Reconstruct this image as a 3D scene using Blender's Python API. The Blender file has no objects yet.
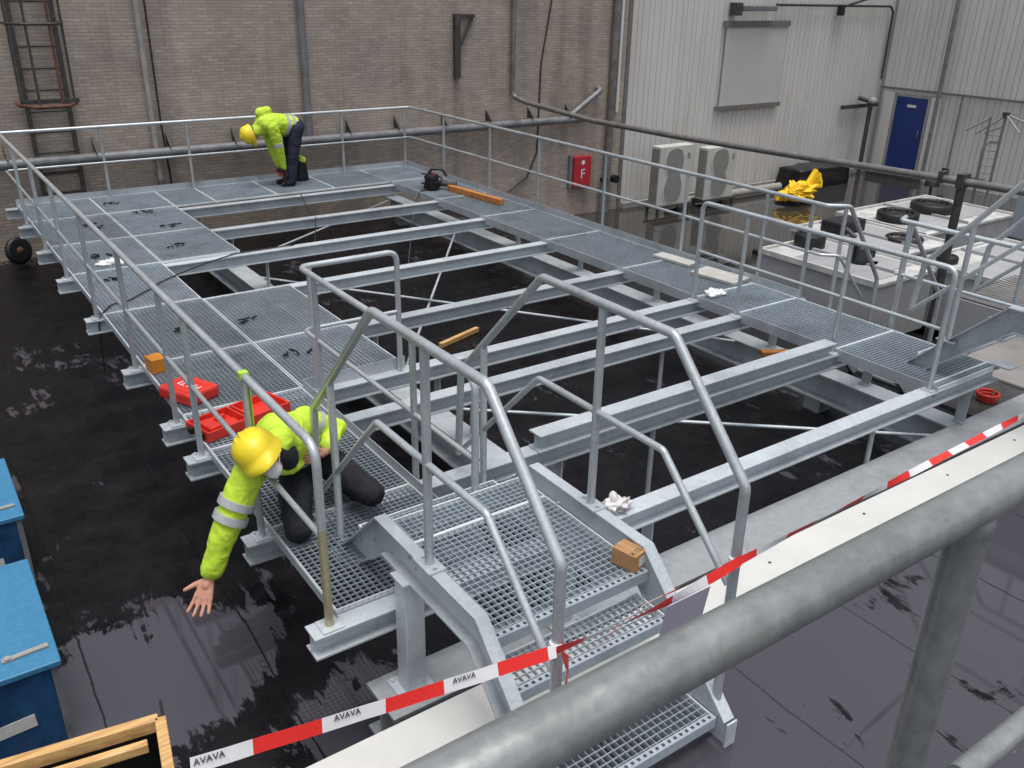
import bpy, bmesh, math, random
from mathutils import Vector, Matrix
random.seed(7)
S = bpy.context.scene
COL = S.collection
V = Vector
rad = math.radians

# ------------------------------------------------------------------ camera, sky, sun, exposure
cd = bpy.data.cameras.new("camera")
cam = bpy.data.objects.new("camera", cd); COL.objects.link(cam)
cam.location = (-1.41653, -3.65912, 3.17793)
cam.rotation_euler = (1.14623, -0.018506, -0.607955)
cd.sensor_fit = 'HORIZONTAL'; cd.sensor_width = 36.0
cd.lens = 882.51 / 1024 * 36.0
cd.clip_start = 0.05; cd.clip_end = 400
S.camera = cam
W = bpy.data.worlds.new("World"); S.world = W; W.use_nodes = True
nt = W.node_tree; nt.nodes.clear()
SUN_EL, SUN_AZ = 80, 200
sky = nt.nodes.new("ShaderNodeTexSky"); sky.sky_type = 'NISHITA'; sky.sun_disc = False
sky.sun_elevation = rad(SUN_EL); sky.sun_rotation = rad(SUN_AZ)
sky.air_density = 1.0; sky.dust_density = 4.0; sky.ozone_density = 1.5
hs = nt.nodes.new("ShaderNodeHueSaturation"); hs.inputs["Saturation"].default_value = 0.38
bg = nt.nodes.new("ShaderNodeBackground"); bg.inputs["Strength"].default_value = 0.125
wo = nt.nodes.new("ShaderNodeOutputWorld")
nt.links.new(sky.outputs[0], hs.inputs["Color"]); nt.links.new(hs.outputs[0], bg.inputs[0]); nt.links.new(bg.outputs[0], wo.inputs[0])
sd = bpy.data.lights.new("sun", 'SUN'); sd.energy = 1.5; sd.angle = rad(26); sd.color = (1, 0.97, 0.93)
sun = bpy.data.objects.new("sun", sd); COL.objects.link(sun)
_e, _a = rad(SUN_EL), rad(SUN_AZ)
sun.rotation_euler = V((-math.sin(_a)*math.cos(_e), -math.cos(_a)*math.cos(_e), -math.sin(_e))).to_track_quat('-Z', 'Y').to_euler()
S.view_settings.view_transform = 'Standard'; S.view_settings.look = 'None'
S.view_settings.gamma = 1; S.view_settings.use_curve_mapping = False
S.view_settings.exposure = 0.48

# ------------------------------------------------------------------ mesh helpers
class MB:
    def __init__(s): s.v = []; s.f = []; s.sm = []; s.mi = []
    def add(s, vs, fs, smooth=False, mi=0):
        o = len(s.v); s.v += [tuple(p) for p in vs]
        for f in fs: s.f.append([i+o for i in f]); s.sm.append(smooth); s.mi.append(mi)
        return s
    def box(s, c, d, rot=None, mi=0):
        x, y, z = d[0]/2, d[1]/2, d[2]/2
        ps = [V((a*x, b*y, e*z)) for e in (-1, 1) for a, b in ((-1,-1),(1,-1),(1,1),(-1,1))]
        if rot is not None: ps = [rot @ p for p in ps]
        c = V(c)
        return s.add([p+c for p in ps], [(3,2,1,0),(4,5,6,7),(0,1,5,4),(1,2,6,5),(2,3,7,6),(3,0,4,7)], mi=mi)
    def bb(s, a, b, mi=0):
        return s.box([(a[i]+b[i])/2 for i in range(3)], [abs(b[i]-a[i]) for i in range(3)], mi=mi)
    def prism(s, poly, d, mi=0, smooth=False):
        n = len(poly); poly = [V(p) for p in poly]; d = V(d)
        return s.add(poly+[p+d for p in poly], [tuple(range(n))[::-1], tuple(range(n, 2*n))]+[(i, (i+1) % n, n+(i+1) % n, n+i) for i in range(n)], mi=mi)
    def profile(s, prof, p0, p1, up=(0,0,1), mi=0):
        p0, p1 = V(p0), V(p1); t = (p1-p0).normalized(); u = V(up); sd_ = t.cross(u).normalized(); u = sd_.cross(t)
        return s.prism([p0+sd_*a+u*b for a, b in prof], p1-p0, mi=mi)
    def ibeam(s, p0, p1, h, b, tw=.008, tf=.012):
        x, w, y = b/2, tw/2, h/2
        pr = [(-x,-y),(x,-y),(x,-y+tf),(w,-y+tf),(w,y-tf),(x,y-tf),(x,y),(-x,y),(-x,y-tf),(-w,y-tf),(-w,-y+tf),(-x,-y+tf)]
        return s.profile(pr, p0, p1)
    def tube(s, pts, r, n=12, cap=True, mi=0, radii=None, flat=None):
        pts = [V(p) for p in pts]; rings = []; prev = None; m = len(pts)
        for i, p in enumerate(pts):
            t = ((pts[min(i+1, m-1)]-p).normalized()+(p-pts[max(i-1, 0)]).normalized()) if 0 < i < m-1 else (pts[1]-pts[0] if i == 0 else pts[-1]-pts[-2])
            t = t.normalized()
            if prev is None:
                a = V((0,0,1)) if abs(t.z) < .9 else V((1,0,0)); a = (a-t*a.dot(t)).normalized()
            else: a = (prev-t*prev.dot(t)).normalized()
            prev = a; b = t.cross(a); rr = radii[i] if radii else r
            k = 1.0
            if 0 < i < m-1:
                c = (pts[i+1]-p).normalized().dot((p-pts[i-1]).normalized()); k = 1/max(.5, math.sqrt((1+c)/2))
            rings.append([p+(a*math.cos(2*math.pi*j/n)+b*math.sin(2*math.pi*j/n))*rr for j in range(n)])
        vs = [q for r_ in rings for q in r_]
        fs = [(i*n+j, i*n+(j+1) % n, (i+1)*n+(j+1) % n, (i+1)*n+j) for i in range(m-1) for j in range(n)]
        s.add(vs, fs, True, mi)
        if cap: s.add(rings[0], [tuple(range(n))[::-1]], mi=mi); s.add(rings[-1], [tuple(range(n))], mi=mi)
        return s
    def cyl(s, p0, p1, r, n=14, mi=0): return s.tube([p0, p1], r, n, mi=mi)
    def lathe(s, c, prof, n=24, axis=(0,0,1), mi=0, smooth=True):
        q = V((0,0,1)).rotation_difference(V(axis).normalized()); c = V(c); m = len(prof); vs = []
        for r, z in prof:
            for j in range(n): vs.append(c+q @ V((r*math.cos(2*math.pi*j/n), r*math.sin(2*math.pi*j/n), z)))
        fs = [(i*n+j, i*n+(j+1) % n, (i+1)*n+(j+1) % n, (i+1)*n+j) for i in range(m-1) for j in range(n)]
        s.add(vs, fs, smooth, mi)
        s.add(vs[:n], [tuple(range(n))[::-1]], mi=mi); s.add(vs[-n:], [tuple(range(n))], mi=mi)
        return s
    def mesh(s, name, mats):
        me = bpy.data.meshes.new(name); me.from_pydata(s.v, [], s.f)
        for m in (mats if isinstance(mats, (list, tuple)) else [mats]): me.materials.append(m)
        me.polygons.foreach_set("use_smooth", s.sm); me.polygons.foreach_set("material_index", s.mi); me.update()
        bm = bmesh.new(); bm.from_mesh(me); bmesh.ops.recalc_face_normals(bm, faces=bm.faces); bm.to_mesh(me); bm.free()
        return me

def tagit(o, label=None, cat=None, group=None, kind=None):
    if label: o["label"] = label
    if cat: o["category"] = cat
    if group: o["group"] = group
    if kind: o["kind"] = kind
    return o
def obj(name, mb, mat, parent=None, label=None, cat=None, group=None, kind=None, bevel=0):
    o = bpy.data.objects.new(name, mb.mesh(name, mat) if isinstance(mb, MB) else mb); COL.objects.link(o)
    if parent is not None:
        o.parent = parent; o.matrix_parent_inverse = Matrix.Translation(-V(parent.location))
    if bevel:
        b = o.modifiers.new("bevel", 'BEVEL'); b.width = bevel; b.segments = 2; b.limit_method = 'ANGLE'; b.angle_limit = rad(50)
    return tagit(o, label, cat, group, kind)
def thing(name, label, cat, loc=(0,0,0), group=None):
    o = bpy.data.objects.new(name, None); COL.objects.link(o); o.location = loc; o.empty_display_size = .1
    return tagit(o, label, cat, group)
def fillet(pts, r, n=5):
    pts = [V(p) for p in pts]; out = [pts[0]]
    for i in range(1, len(pts)-1):
        a, p, b = pts[i-1], pts[i], pts[i+1]; d1, d2 = (a-p).normalized(), (b-p).normalized()
        ang = d1.angle(d2, math.pi)
        if ang > math.pi-.02: out.append(p); continue
        l = min(r/math.tan(ang/2), (a-p).length*.45, (b-p).length*.45)
        q0, q1 = p+d1*l, p+d2*l
        for k in range(n+1):
            t = k/n; out.append(q0*(1-t)**2+p*2*t*(1-t)+q1*t*t)
    return out+[pts[-1]]
def copy_tree(o, delta, label=None, group=None):
    r = o.copy(); COL.objects.link(r); r.location = V(o.location)+V(delta)
    if label: r["label"] = label
    if group: r["group"] = group
    for ch in o.children:
        c = ch.copy(); COL.objects.link(c); c.parent = r
        for g in ch.children:
            d = g.copy(); COL.objects.link(d); d.parent = c
    return r

# ------------------------------------------------------------------ materials
def newmat(name):
    m = bpy.data.materials.new(name); m.use_nodes = True; n = m.node_tree; b = n.nodes["Principled BSDF"]; return m, n, b
def nd(n, t, **k):
    x = n.nodes.new(t)
    for a, v in k.items():
        if a in x.inputs: x.inputs[a].default_value = v
        else: setattr(x, a, v)
    return x
def ramp(n, src, stops):
    r = n.nodes.new("ShaderNodeValToRGB"); e = r.color_ramp.elements
    while len(e) < len(stops): e.new(.5)
    for i, (p, c) in enumerate(stops):
        e[i].position = p; e[i].color = (c, c, c, 1) if isinstance(c, (int, float)) else (*c, 1)
    n.links.new(src, r.inputs[0]); return r.outputs[0]
def coords(n, scale=(1,1,1), rot=(0,0,0)):
    tc = n.nodes.new("ShaderNodeTexCoord"); mp = n.nodes.new("ShaderNodeMapping")
    mp.inputs["Scale"].default_value = scale; mp.inputs["Rotation"].default_value = rot
    g = n.nodes.new("ShaderNodeNewGeometry"); n.links.new(g.outputs["Position"], mp.inputs[0]); return mp.outputs[0]
def plain(name, c, rough=.5, metal=0, var=.15, scale=8, bump=0, bscale=60, spec=None):
    m, n, b = newmat(name); co = coords(n)
    nz = nd(n, "ShaderNodeTexNoise", Scale=scale, Detail=5.0, Roughness=.6); n.links.new(co, nz.inputs["Vector"])
    lo = [x*(1-var) for x in c]; hi = [min(1, x*(1+var)) for x in c]
    n.links.new(ramp(n, nz.outputs[0], [(.3, lo), (.7, hi)]), b.inputs["Base Color"])
    b.inputs["Roughness"].default_value = rough; b.inputs["Metallic"].default_value = metal
    if spec is not None: b.inputs["Specular IOR Level"].default_value = spec
    if bump:
        n2 = nd(n, "ShaderNodeTexNoise", Scale=bscale, Detail=3.0); n.links.new(co, n2.inputs["Vector"])
        bp = nd(n, "ShaderNodeBump", Strength=bump, Distance=.01); n.links.new(n2.outputs[0], bp.inputs["Height"]); n.links.new(bp.outputs[0], b.inputs["Normal"])
    return m
def galv(name, c0, c1, rough=(.35,.55), metal=.55, sc=35, big=2.5, bump=.04, mixf=.78):
    m, n, b = newmat(name); co = coords(n)
    vo = nd(n, "ShaderNodeTexVoronoi", Scale=sc); n.links.new(co, vo.inputs["Vector"])
    nz = nd(n, "ShaderNodeTexNoise", Scale=big, Detail=6.0, Roughness=.65); n.links.new(co, nz.inputs["Vector"])
    mx = nd(n, "ShaderNodeMix", data_type='FLOAT'); mx.inputs[0].default_value = mixf
    sp = n.nodes.new("ShaderNodeSeparateColor"); n.links.new(vo.outputs["Color"], sp.inputs[0])
    n.links.new(sp.outputs[0], mx.inputs[2]); n.links.new(nz.outputs[0], mx.inputs[3])
    oi = n.nodes.new("ShaderNodeObjectInfo"); rv = nd(n, "ShaderNodeMapRange"); n.links.new(oi.outputs["Random"], rv.inputs[0]); rv.inputs[3].default_value = .82; rv.inputs[4].default_value = 1.08
    gr = nd(n, "ShaderNodeTexNoise", Scale=1.7, Detail=7.0, Roughness=.7); n.links.new(coords(n, (1,1,.5)), gr.inputs["Vector"])
    g2 = nd(n, "ShaderNodeMath", operation='MULTIPLY'); n.links.new(rv.outputs[0], g2.inputs[0]); n.links.new(ramp(n, gr.outputs[0], [(.32, .74), (.5, 1.0)]), g2.inputs[1])
    vm = nd(n, "ShaderNodeVectorMath", operation='SCALE'); n.links.new(ramp(n, mx.outputs[0], [(.25, c0), (.75, c1)]), vm.inputs[0]); n.links.new(g2.outputs[0], vm.inputs["Scale"])
    n.links.new(vm.outputs[0], b.inputs["Base Color"])
    n.links.new(ramp(n, mx.outputs[0], [(.2, rough[0]), (.8, rough[1])]), b.inputs["Roughness"])
    b.inputs["Metallic"].default_value = metal
    n2 = nd(n, "ShaderNodeTexNoise", Scale=18.0, Detail=3.0); n.links.new(co, n2.inputs["Vector"])
    bp = nd(n, "ShaderNodeBump", Strength=bump, Distance=.02); n.links.new(n2.outputs[0], bp.inputs["Height"]); n.links.new(bp.outputs[0], b.inputs["Normal"])
    return m
M = {}
M['galv'] = galv("galvanised_steel", (.41,.455,.485), (.57,.615,.645), (.38,.58), .25, 60)
M['tube'] = galv("galvanised_tube", (.46,.50,.52), (.62,.66,.68), (.3,.45), .5, 60)
M['grat'] = galv("galvanised_grating", (.33,.385,.43), (.46,.525,.575), (.35,.5), .25, 60)
M['galvold'] = galv("mottled_zinc", (.36,.39,.41), (.50,.53,.545), (.35,.5), .3, 80, 14, .03, .9)
M['yellowtube'] = galv("yellow_tinted_tube", (.40,.36,.24), (.56,.49,.32), (.3,.45), .45, 60)
M['edge'] = galv("bright_grating_edge", (.70,.75,.78), (.80,.84,.86), (.4,.5), .2, 60)
M['pipe'] = galv("weathered_pipe", (.25,.27,.265), (.40,.42,.412), (.24,.42), .5, 120, 26, .08, .87)
M['oldpipe'] = plain("old_brown_pipe", (.17,.162,.155), .36, .2, .3, 6)
M['greypipe'] = plain("grey_pipe", (.17,.175,.185), .45, .1, .3, 5)
M['palepipe'] = plain("pale_grey_pipe", (.30,.29,.27), .5, 0, .2, 5)
M['black'] = plain("black_plastic", (.008,.008,.009), .5, 0, .3, 20)
M['cable'] = plain("black_cable", (.015,.015,.016), .5)
M['white'] = plain("white_paint", (.68,.69,.68), .4, 0, .06, 3)
M['coping'] = plain("white_coping", (.56,.555,.53), .38, 0, .07, 2.5)
M['acwhite'] = plain("offwhite_casing", (.49,.485,.45), .5, 0, .07, 2)
M['acgrey'] = plain("grey_grille", (.22,.22,.21), .6, 0, .1, 8)
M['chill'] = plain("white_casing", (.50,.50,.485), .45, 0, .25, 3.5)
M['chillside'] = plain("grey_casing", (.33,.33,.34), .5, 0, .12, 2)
M['red'] = plain("red_plastic", (.62,.035,.022), .38, 0, .15, 9)
M['redcab'] = plain("red_cabinet", (.40,.025,.035), .4, 0, .1, 4)
M['wood'] = None
M['card'] = plain("cardboard", (.40,.21,.09), .75, 0, .12, 14, .1, 90)
M['ink'] = plain("black_ink", (.02,.02,.02), .6)
M['label'] = plain("paper_label", (.60,.60,.57), .6, 0, .08, 30)
M['blue'] = plain("blue_door_paint", (.010,.030,.16), .4, 0, .12, 2)
M['bluecrate'] = None
M['yellow'] = plain("yellow_helmet", (.78,.62,.02), .42, 0, .05, 3)
M['yellowtarp'] = plain("yellow_tarp", (.85,.52,.01), .5, 0, .15, 6, .3, 8)
M['hivis'] = None
M['reflect'] = plain("grey_reflective_tape", (.42,.43,.45), .4, .2, .1, 30)
M['navy'] = plain("navy_cloth", (.006,.0065,.011), .85, 0, .4, 14, .5, 22)
M['skin'] = plain("skin", (.50,.25,.17), .5, 0, .12, 25, .05, 80)
M['mask'] = plain("white_dust_mask", (.72,.72,.70), .7, 0, .05, 30)
M['hair'] = plain("dark_hair", (.03,.022,.016), .7)
M['rust'] = plain("rusty_steel", (.115,.045,.028), .7, .1, .5, 12)
M['darksteel'] = plain("dark_steel", (.055,.052,.05), .6, .2, .4, 9)
M['tarp'] = plain("black_tarp", (.012,.012,.013), .35, 0, .4, 4, .4, 7)
M['orange'] = plain("orange_plastic", (.55,.20,.02), .5, 0, .1, 9)
M['tapered'] = plain("red_tape", (.72,.03,.025), .35, 0, .06, 15)
M['tapewhite'] = plain("white_tape", (.70,.70,.72), .35, 0, .05, 15)
M['notice'] = plain("shaded_white_sheet", (.40,.36,.45), .3, 0, .06, 5)  # white plastic, its mauve shade put into the colour
M['plinth'] = plain("pale_concrete", (.23,.215,.205), .35, 0, .25, 1.5, .1, 30)
M['lime'] = plain("lime_webbing", (.38,.62,.05), .6)
M['window'] = plain("translucent_panel", (.48,.475,.47), .3, 0, .05, 1.2)
M['brownframe'] = plain("grey_brown_frame", (.155,.145,.14), .5)
M['bluegrey'] = plain("bluegrey_cabinet", (.34,.39,.45), .45, 0, .06, 2)
M['bag'] = plain("crumpled_film", (.62,.60,.60), .3, 0, .2, 18, .5, 30)

def mk_wood():
    m, n, b = newmat("pine_timber"); co = coords(n, (1.5, 22, 22))
    nz = nd(n, "ShaderNodeTexNoise", Scale=2.5, Detail=6.0, Distortion=.6); n.links.new(co, nz.inputs["Vector"])
    n.links.new(ramp(n, nz.outputs[0], [(.3, (.38,.20,.07)), (.55, (.58,.36,.14)), (.75, (.66,.44,.20))]), b.inputs["Base Color"])
    b.inputs["Roughness"].default_value = .6; return m
M['wood'] = mk_wood()
M['owood'] = plain("orange_formwork_timber", (.42,.17,.045), .6, 0, .3, 16)
def mk_hivis():
    m, n, b = newmat("hi_vis_fabric"); co = coords(n)
    nz = nd(n, "ShaderNodeTexNoise", Scale=6.0, Detail=4.0); n.links.new(co, nz.inputs["Vector"])
    n.links.new(ramp(n, nz.outputs[0], [(.3, (.40,.60,.03)), (.7, (.56,.76,.05))]), b.inputs["Base Color"])
    b.inputs["Roughness"].default_value = .7
    n2 = nd(n, "ShaderNodeTexNoise", Scale=16.0, Detail=3.0, Distortion=1.2); n.links.new(co, n2.inputs["Vector"])
    bp = nd(n, "ShaderNodeBump", Strength=.4, Distance=.02); n.links.new(n2.outputs[0], bp.inputs["Height"]); n.links.new(bp.outputs[0], b.inputs["Normal"]); return m
M['hivis'] = mk_hivis()
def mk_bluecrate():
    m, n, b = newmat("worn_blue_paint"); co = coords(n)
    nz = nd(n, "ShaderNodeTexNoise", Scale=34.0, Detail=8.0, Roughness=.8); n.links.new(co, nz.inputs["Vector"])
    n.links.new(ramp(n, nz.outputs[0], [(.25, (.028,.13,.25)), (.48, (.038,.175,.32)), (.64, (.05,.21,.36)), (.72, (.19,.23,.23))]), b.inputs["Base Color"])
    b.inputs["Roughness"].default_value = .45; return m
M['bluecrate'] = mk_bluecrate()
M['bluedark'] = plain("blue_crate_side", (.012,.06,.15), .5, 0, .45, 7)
def mk_brick():
    m, n, b = newmat("brick_wall"); co = coords(n, (1,1,1), (rad(-90),0,0))
    br = nd(n, "ShaderNodeTexBrick", Scale=1.0); n.links.new(co, br.inputs["Vector"])
    br.inputs["Brick Width"].default_value = .185; br.inputs["Row Height"].default_value = .052; br.inputs["Mortar Size"].default_value = .0065
    br.inputs["Color1"].default_value = (.335,.285,.245,1); br.inputs["Color2"].default_value = (.425,.368,.318,1); br.inputs["Mortar"].default_value = (.28,.242,.214,1)
    br.inputs["Bias"].default_value = -.1
    nz = nd(n, "ShaderNodeTexNoise", Scale=.9, Detail=9.0, Roughness=.78); n.links.new(co, nz.inputs["Vector"])
    st = nd(n, "ShaderNodeTexNoise", Scale=1.0, Detail=5.0); co2 = coords(n, (2.2,2.2,.22)); n.links.new(co2, st.inputs["Vector"])
    mul = nd(n, "ShaderNodeMix", data_type='RGBA', blend_type='MULTIPLY'); mul.inputs[0].default_value = 1
    n.links.new(br.outputs[0], mul.inputs[6]); n.links.new(ramp(n, nz.outputs[0], [(.34, (.76,.75,.76)), (.64, (1.12,1.09,1.05))]), mul.inputs[7])
    mu2 = nd(n, "ShaderNodeMix", data_type='RGBA', blend_type='MULTIPLY'); mu2.inputs[0].default_value = 1
    n.links.new(mul.outputs[2], mu2.inputs[6]); n.links.new(ramp(n, st.outputs[0], [(.30, .72), (.5, 1.0)]), mu2.inputs[7])
    n.links.new(mu2.outputs[2], b.inputs["Base Color"]); b.inputs["Roughness"].default_value = .8
    bp = nd(n, "ShaderNodeBump", Strength=.5, Distance=.01, invert=True); n.links.new(br.outputs["Fac"], bp.inputs["Height"]); n.links.new(bp.outputs[0], b.inputs["Normal"]); return m
M['brick'] = mk_brick()
def mk_clad():
    m, n, b = newmat("white_cladding"); co = coords(n, (.9,.9,.16))
    nz = nd(n, "ShaderNodeTexNoise", Scale=2.0, Detail=6.0, Roughness=.6); n.links.new(co, nz.inputs["Vector"])
    n.links.new(ramp(n, nz.outputs[0], [(.28, (.50,.485,.46)), (.5, (.58,.565,.54)), (.75, (.62,.605,.58))]), b.inputs["Base Color"])
    b.inputs["Roughness"].default_value = .5; return m
M['clad'] = mk_clad()
def mk_roof(name, wet, tint, pools=(), film=(.047,.044,.054), dspec=.2, seamk=.35):
    m, n, b = newmat(name); co = coords(n)
    n1 = nd(n, "ShaderNodeTexNoise", Scale=.75, Detail=7.0, Roughness=.62, Distortion=.5); n.links.new(co, n1.inputs["Vector"])
    n2 = nd(n, "ShaderNodeTexNoise", Scale=7.0, Detail=6.0, Roughness=.7, Distortion=.8); co2 = coords(n, (1.0,.28,1), (0,0,rad(4))); n.links.new(co2, n2.inputs["Vector"])
    mx = nd(n, "ShaderNodeMix", data_type='FLOAT'); mx.inputs[0].default_value = .40
    n.links.new(n1.outputs[0], mx.inputs[2]); n.links.new(n2.outputs[0], mx.inputs[3])
    mask = ramp(n, mx.outputs[0], [(wet-.012, 1.0), (wet+.012, 0.0)])         # 1 = standing water film
    for px, py, pr in pools:                                                  # standing pools
        ds = nd(n, "ShaderNodeVectorMath", operation='DISTANCE'); n.links.new(co, ds.inputs[0]); ds.inputs[1].default_value = (px, py, -.95)
        wb = nd(n, "ShaderNodeMath", operation='MULTIPLY_ADD'); n.links.new(mx.outputs[0], wb.inputs[0]); wb.inputs[1].default_value = 3.2; n.links.new(ds.outputs[1], wb.inputs[2])
        pm = ramp(n, wb.outputs[0], [(0, 1.0), (1, 0.0)]); sub = nd(n, "ShaderNodeMapRange"); n.links.new(wb.outputs[0], sub.inputs[0])
        sub.inputs[1].default_value = pr+1.57; sub.inputs[2].default_value = pr+1.63; sub.inputs[3].default_value = 1; sub.inputs[4].default_value = 0
        mxx = nd(n, "ShaderNodeMath", operation='MAXIMUM'); n.links.new(mask, mxx.inputs[0]); n.links.new(sub.outputs[0], mxx.inputs[1]); mask = mxx.outputs[0]
    # lap seams of the felt sheets, one every metre
    sx = n.nodes.new("ShaderNodeSeparateXYZ"); n.links.new(co, sx.inputs[0])
    fr = nd(n, "ShaderNodeMath", operation='FRACT'); wob = nd(n, "ShaderNodeMath", operation='MULTIPLY_ADD'); n.links.new(n1.outputs[0], wob.inputs[0]); wob.inputs[1].default_value = .16; n.links.new(sx.outputs[0], wob.inputs[2]); n.links.new(wob.outputs[0], fr.inputs[0])
    seam = ramp(n, fr.outputs[0], [(.0, seamk), (.010, seamk), (.014, 1.0)])
    smk = nd(n, "ShaderNodeMath", operation='MULTIPLY'); n.links.new(mask, smk.inputs[0]); n.links.new(seam, smk.inputs[1]); mask = smk.outputs[0]
    n3 = nd(n, "ShaderNodeTexNoise", Scale=3.0, Detail=6.0, Roughness=.7); n.links.new(co, n3.inputs["Vector"])
    base = ramp(n, n3.outputs[0], [(.3, [t*.3 for t in tint]), (.70, [t*2.0 for t in tint])])
    wetc = nd(n, "ShaderNodeMix", data_type='RGBA'); n.links.new(mask, wetc.inputs[0]); n.links.new(base, wetc.inputs[6]); wetc.inputs[7].default_value = (*film, 1)  # pale lavender sky reflection mixed into the water's base colour
    sm = nd(n, "ShaderNodeMix", data_type='RGBA', blend_type='MULTIPLY'); sm.inputs[0].default_value = 1; n.links.new(wetc.outputs[2], sm.inputs[6]); n.links.new(seam, sm.inputs[7]); n.links.new(sm.outputs[2], b.inputs["Base Color"])
    rr = nd(n, "ShaderNodeMapRange"); n.links.new(mask, rr.inputs[0]); rr.inputs[3].default_value = .38; rr.inputs[4].default_value = .04
    n.links.new(ramp(n, n3.outputs[0], [(.38, .13), (.60, .46)]), rr.inputs[3]); n.links.new(rr.outputs[0], b.inputs["Roughness"])
    sp = nd(n, "ShaderNodeMapRange"); n.links.new(mask, sp.inputs[0]); sp.inputs[3].default_value = dspec; sp.inputs[4].default_value = .75
    n.links.new(sp.outputs[0], b.inputs["Specular IOR Level"])
    fine = nd(n, "ShaderNodeTexNoise", Scale=55.0, Detail=4.0); n.links.new(co, fine.inputs["Vector"])
    inv = nd(n, "ShaderNodeMath", operation='SUBTRACT'); inv.inputs[0].default_value = 1.0; n.links.new(mask, inv.inputs[1])
    bs = nd(n, "ShaderNodeMath", operation='MULTIPLY'); n.links.new(inv.outputs[0], bs.inputs[0]); n.links.new(fine.outputs[0], bs.inputs[1])
    hh = bs
    bp = nd(n, "ShaderNodeBump", Strength=.55, Distance=.008); n.links.new(hh.outputs[0], bp.inputs["Height"]); n.links.new(bp.outputs[0], b.inputs["Normal"]); return m
M['roof'] = mk_roof("wet_bitumen", .410, (.0050,.0045,.0055), ((-.75,1.1,.75), (.1,.2,.55), (-.4,-.2,.5)))
M['roofnear'] = mk_roof("flooded_bitumen", .565, (.010,.009,.011), (), (.050,.047,.057), .1, .6)
M['roofright'] = mk_roof("puddled_roof", .64, (.022,.021,.019), (), (.032,.030,.028))

# ------------------------------------------------------------------ setting: roofs and ground
ZA, ZB, ZC = -.95, -1.6, -.36
obj("ground", MB().bb((-80,-80,-6.2), (90,60,-6)), plain("far_ground", (.12,.12,.12), .8), kind='structure')
obj("lower_roof", MB().bb((-14,-.60,-5.9), (7.9,12.2,ZA)), M['roof'], kind='structure')
obj("side_roof", MB().bb((7.903,-.60,-5.9), (26,12.2,ZB)), M['roofright'], kind='structure')
obj("near_roof", MB().bb((-14,-14,-5.9), (26,-.603,ZC)), M['roofnear'], kind='structure')
# ------------------------------------------------------------------ brick wall and cladding walls
bw = thing("brick_wall", "long taupe brick wall behind the far end of the steel platform", "wall", (0,12.1,ZA))
obj("wall", MB().bb((-14,11.95,-5.9), (12.55,12.35,6.4)), M['brick'], bw)
obj("corner_strip", MB().bb((12.552,11.93,-5.9), (12.66,12.3,6.4)), M['brownframe'], bw)
def corrugated(p0, direction, length, z0, z1, outward, pitch=.34, depth=.03):
    mb = MB(); d = V(direction); o = V(outward); p0 = V(p0); prof = []; x = 0
    while x < length:
        for a, b in ((0,0),(.012,-depth),(.024,0),(.20,0),(.212,-depth),(.224,0)):
            prof.append((min(x+a, length), b))
        x += pitch
    prof.append((length, 0)); prof2 = prof
    n = len(prof2); vs = []
    for a, b in prof2: vs.append(p0+d*a+o*b+V((0,0,z0))); vs.append(p0+d*a+o*b+V((0,0,z1)))
    mb.add(vs, [(2*i, 2*i+2, 2*i+3, 2*i+1) for i in range(n-1)])
    q0, q1 = p0-o*.3, p0+d*length-o*.3
    mb.prism([q0+V((0,0,z0)), q0+d*length+V((0,0,z0)), q0+d*length+o*.26+V((0,0,z0)), q0+o*.26+V((0,0,z0))], (0,0,z1-z0))
    return mb
cw = thing("clad_wall", "white ribbed metal wall with a blanked window beside the brick", "wall", (17,12,ZB))
obj("cladding", corrugated((12.665,12.0,0), (1,0,0), 10.2, -5, 6.4, (0,-1,0)), M['clad'], cw)
wf = obj("window", MB().bb((15.68,11.925,.56), (17.86,11.952,2.36)), M['window'], cw)
obj("frame", MB().bb((15.55,11.89,.46), (17.92,11.955,.558)).bb((15.55,11.89,2.362), (17.92,11.955,2.50)), M['brownframe'], wf)
obj("skirting", MB().bb((12.67,11.84,ZB), (22.2,11.93,ZB+.12)), M['palepipe'], cw)
rw = thing("clad_wall", "white ribbed metal wall that carries the blue door", "wall", (22.4,6,ZB))
obj("cladding", corrugated((22.32,11.9,0), (0,-1,0), 22, -5, 6.4, (-1,0,0)), M['clad'], rw)
dr = obj("door", MB().bb((22.16,10.38,ZB+.22), (22.225,11.30,.56)), M['blue'], rw, bevel=.006)
obj("frame", MB().bb((22.18,11.305,ZB+.15), (22.25,11.38,.62)).bb((22.18,10.30,ZB+.15), (22.25,10.375,.62)).bb((22.18,10.376,.563), (22.25,11.304,.62)), M['palepipe'], dr)
obj("handle", MB().cyl((22.13,10.47,-.45), (22.13,10.47,-.27), .018).cyl((22.13,10.47,-.36), (22.16,10.47,-.36), .014), M['greypipe'], dr)
obj("sign", MB().bb((22.15,10.68,.30), (22.158,10.95,.37)), M['label'], dr)
obj("side_panel", MB().bb((22.17,11.40,ZB), (22.26,11.72,.66)).bb((22.17,10.02,ZB), (22.26,10.28,.62)), M['clad'], rw)
obj("rail", MB().bb((22.16,-2,.72), (22.24,11.9,.78)), M['brownframe'], rw)
obj("downpipe", MB().cyl((22.17,10.10,ZB), (22.17,10.10,6.3), .055), M['greypipe'], rw)
obj("doorstep", MB().bb((21.75,10.1,ZB), (22.15,11.6,ZB+.2)), M['darksteel'], rw)
c = obj("conduit", MB().cyl((22.20,9.45,-1.25), (22.20,9.45,.72), .025), M['greypipe'], rw)
obj("junction_box", MB().bb((22.10,9.38,-1.32), (22.19,9.54,-1.14)), M['black'], rw)

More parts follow.
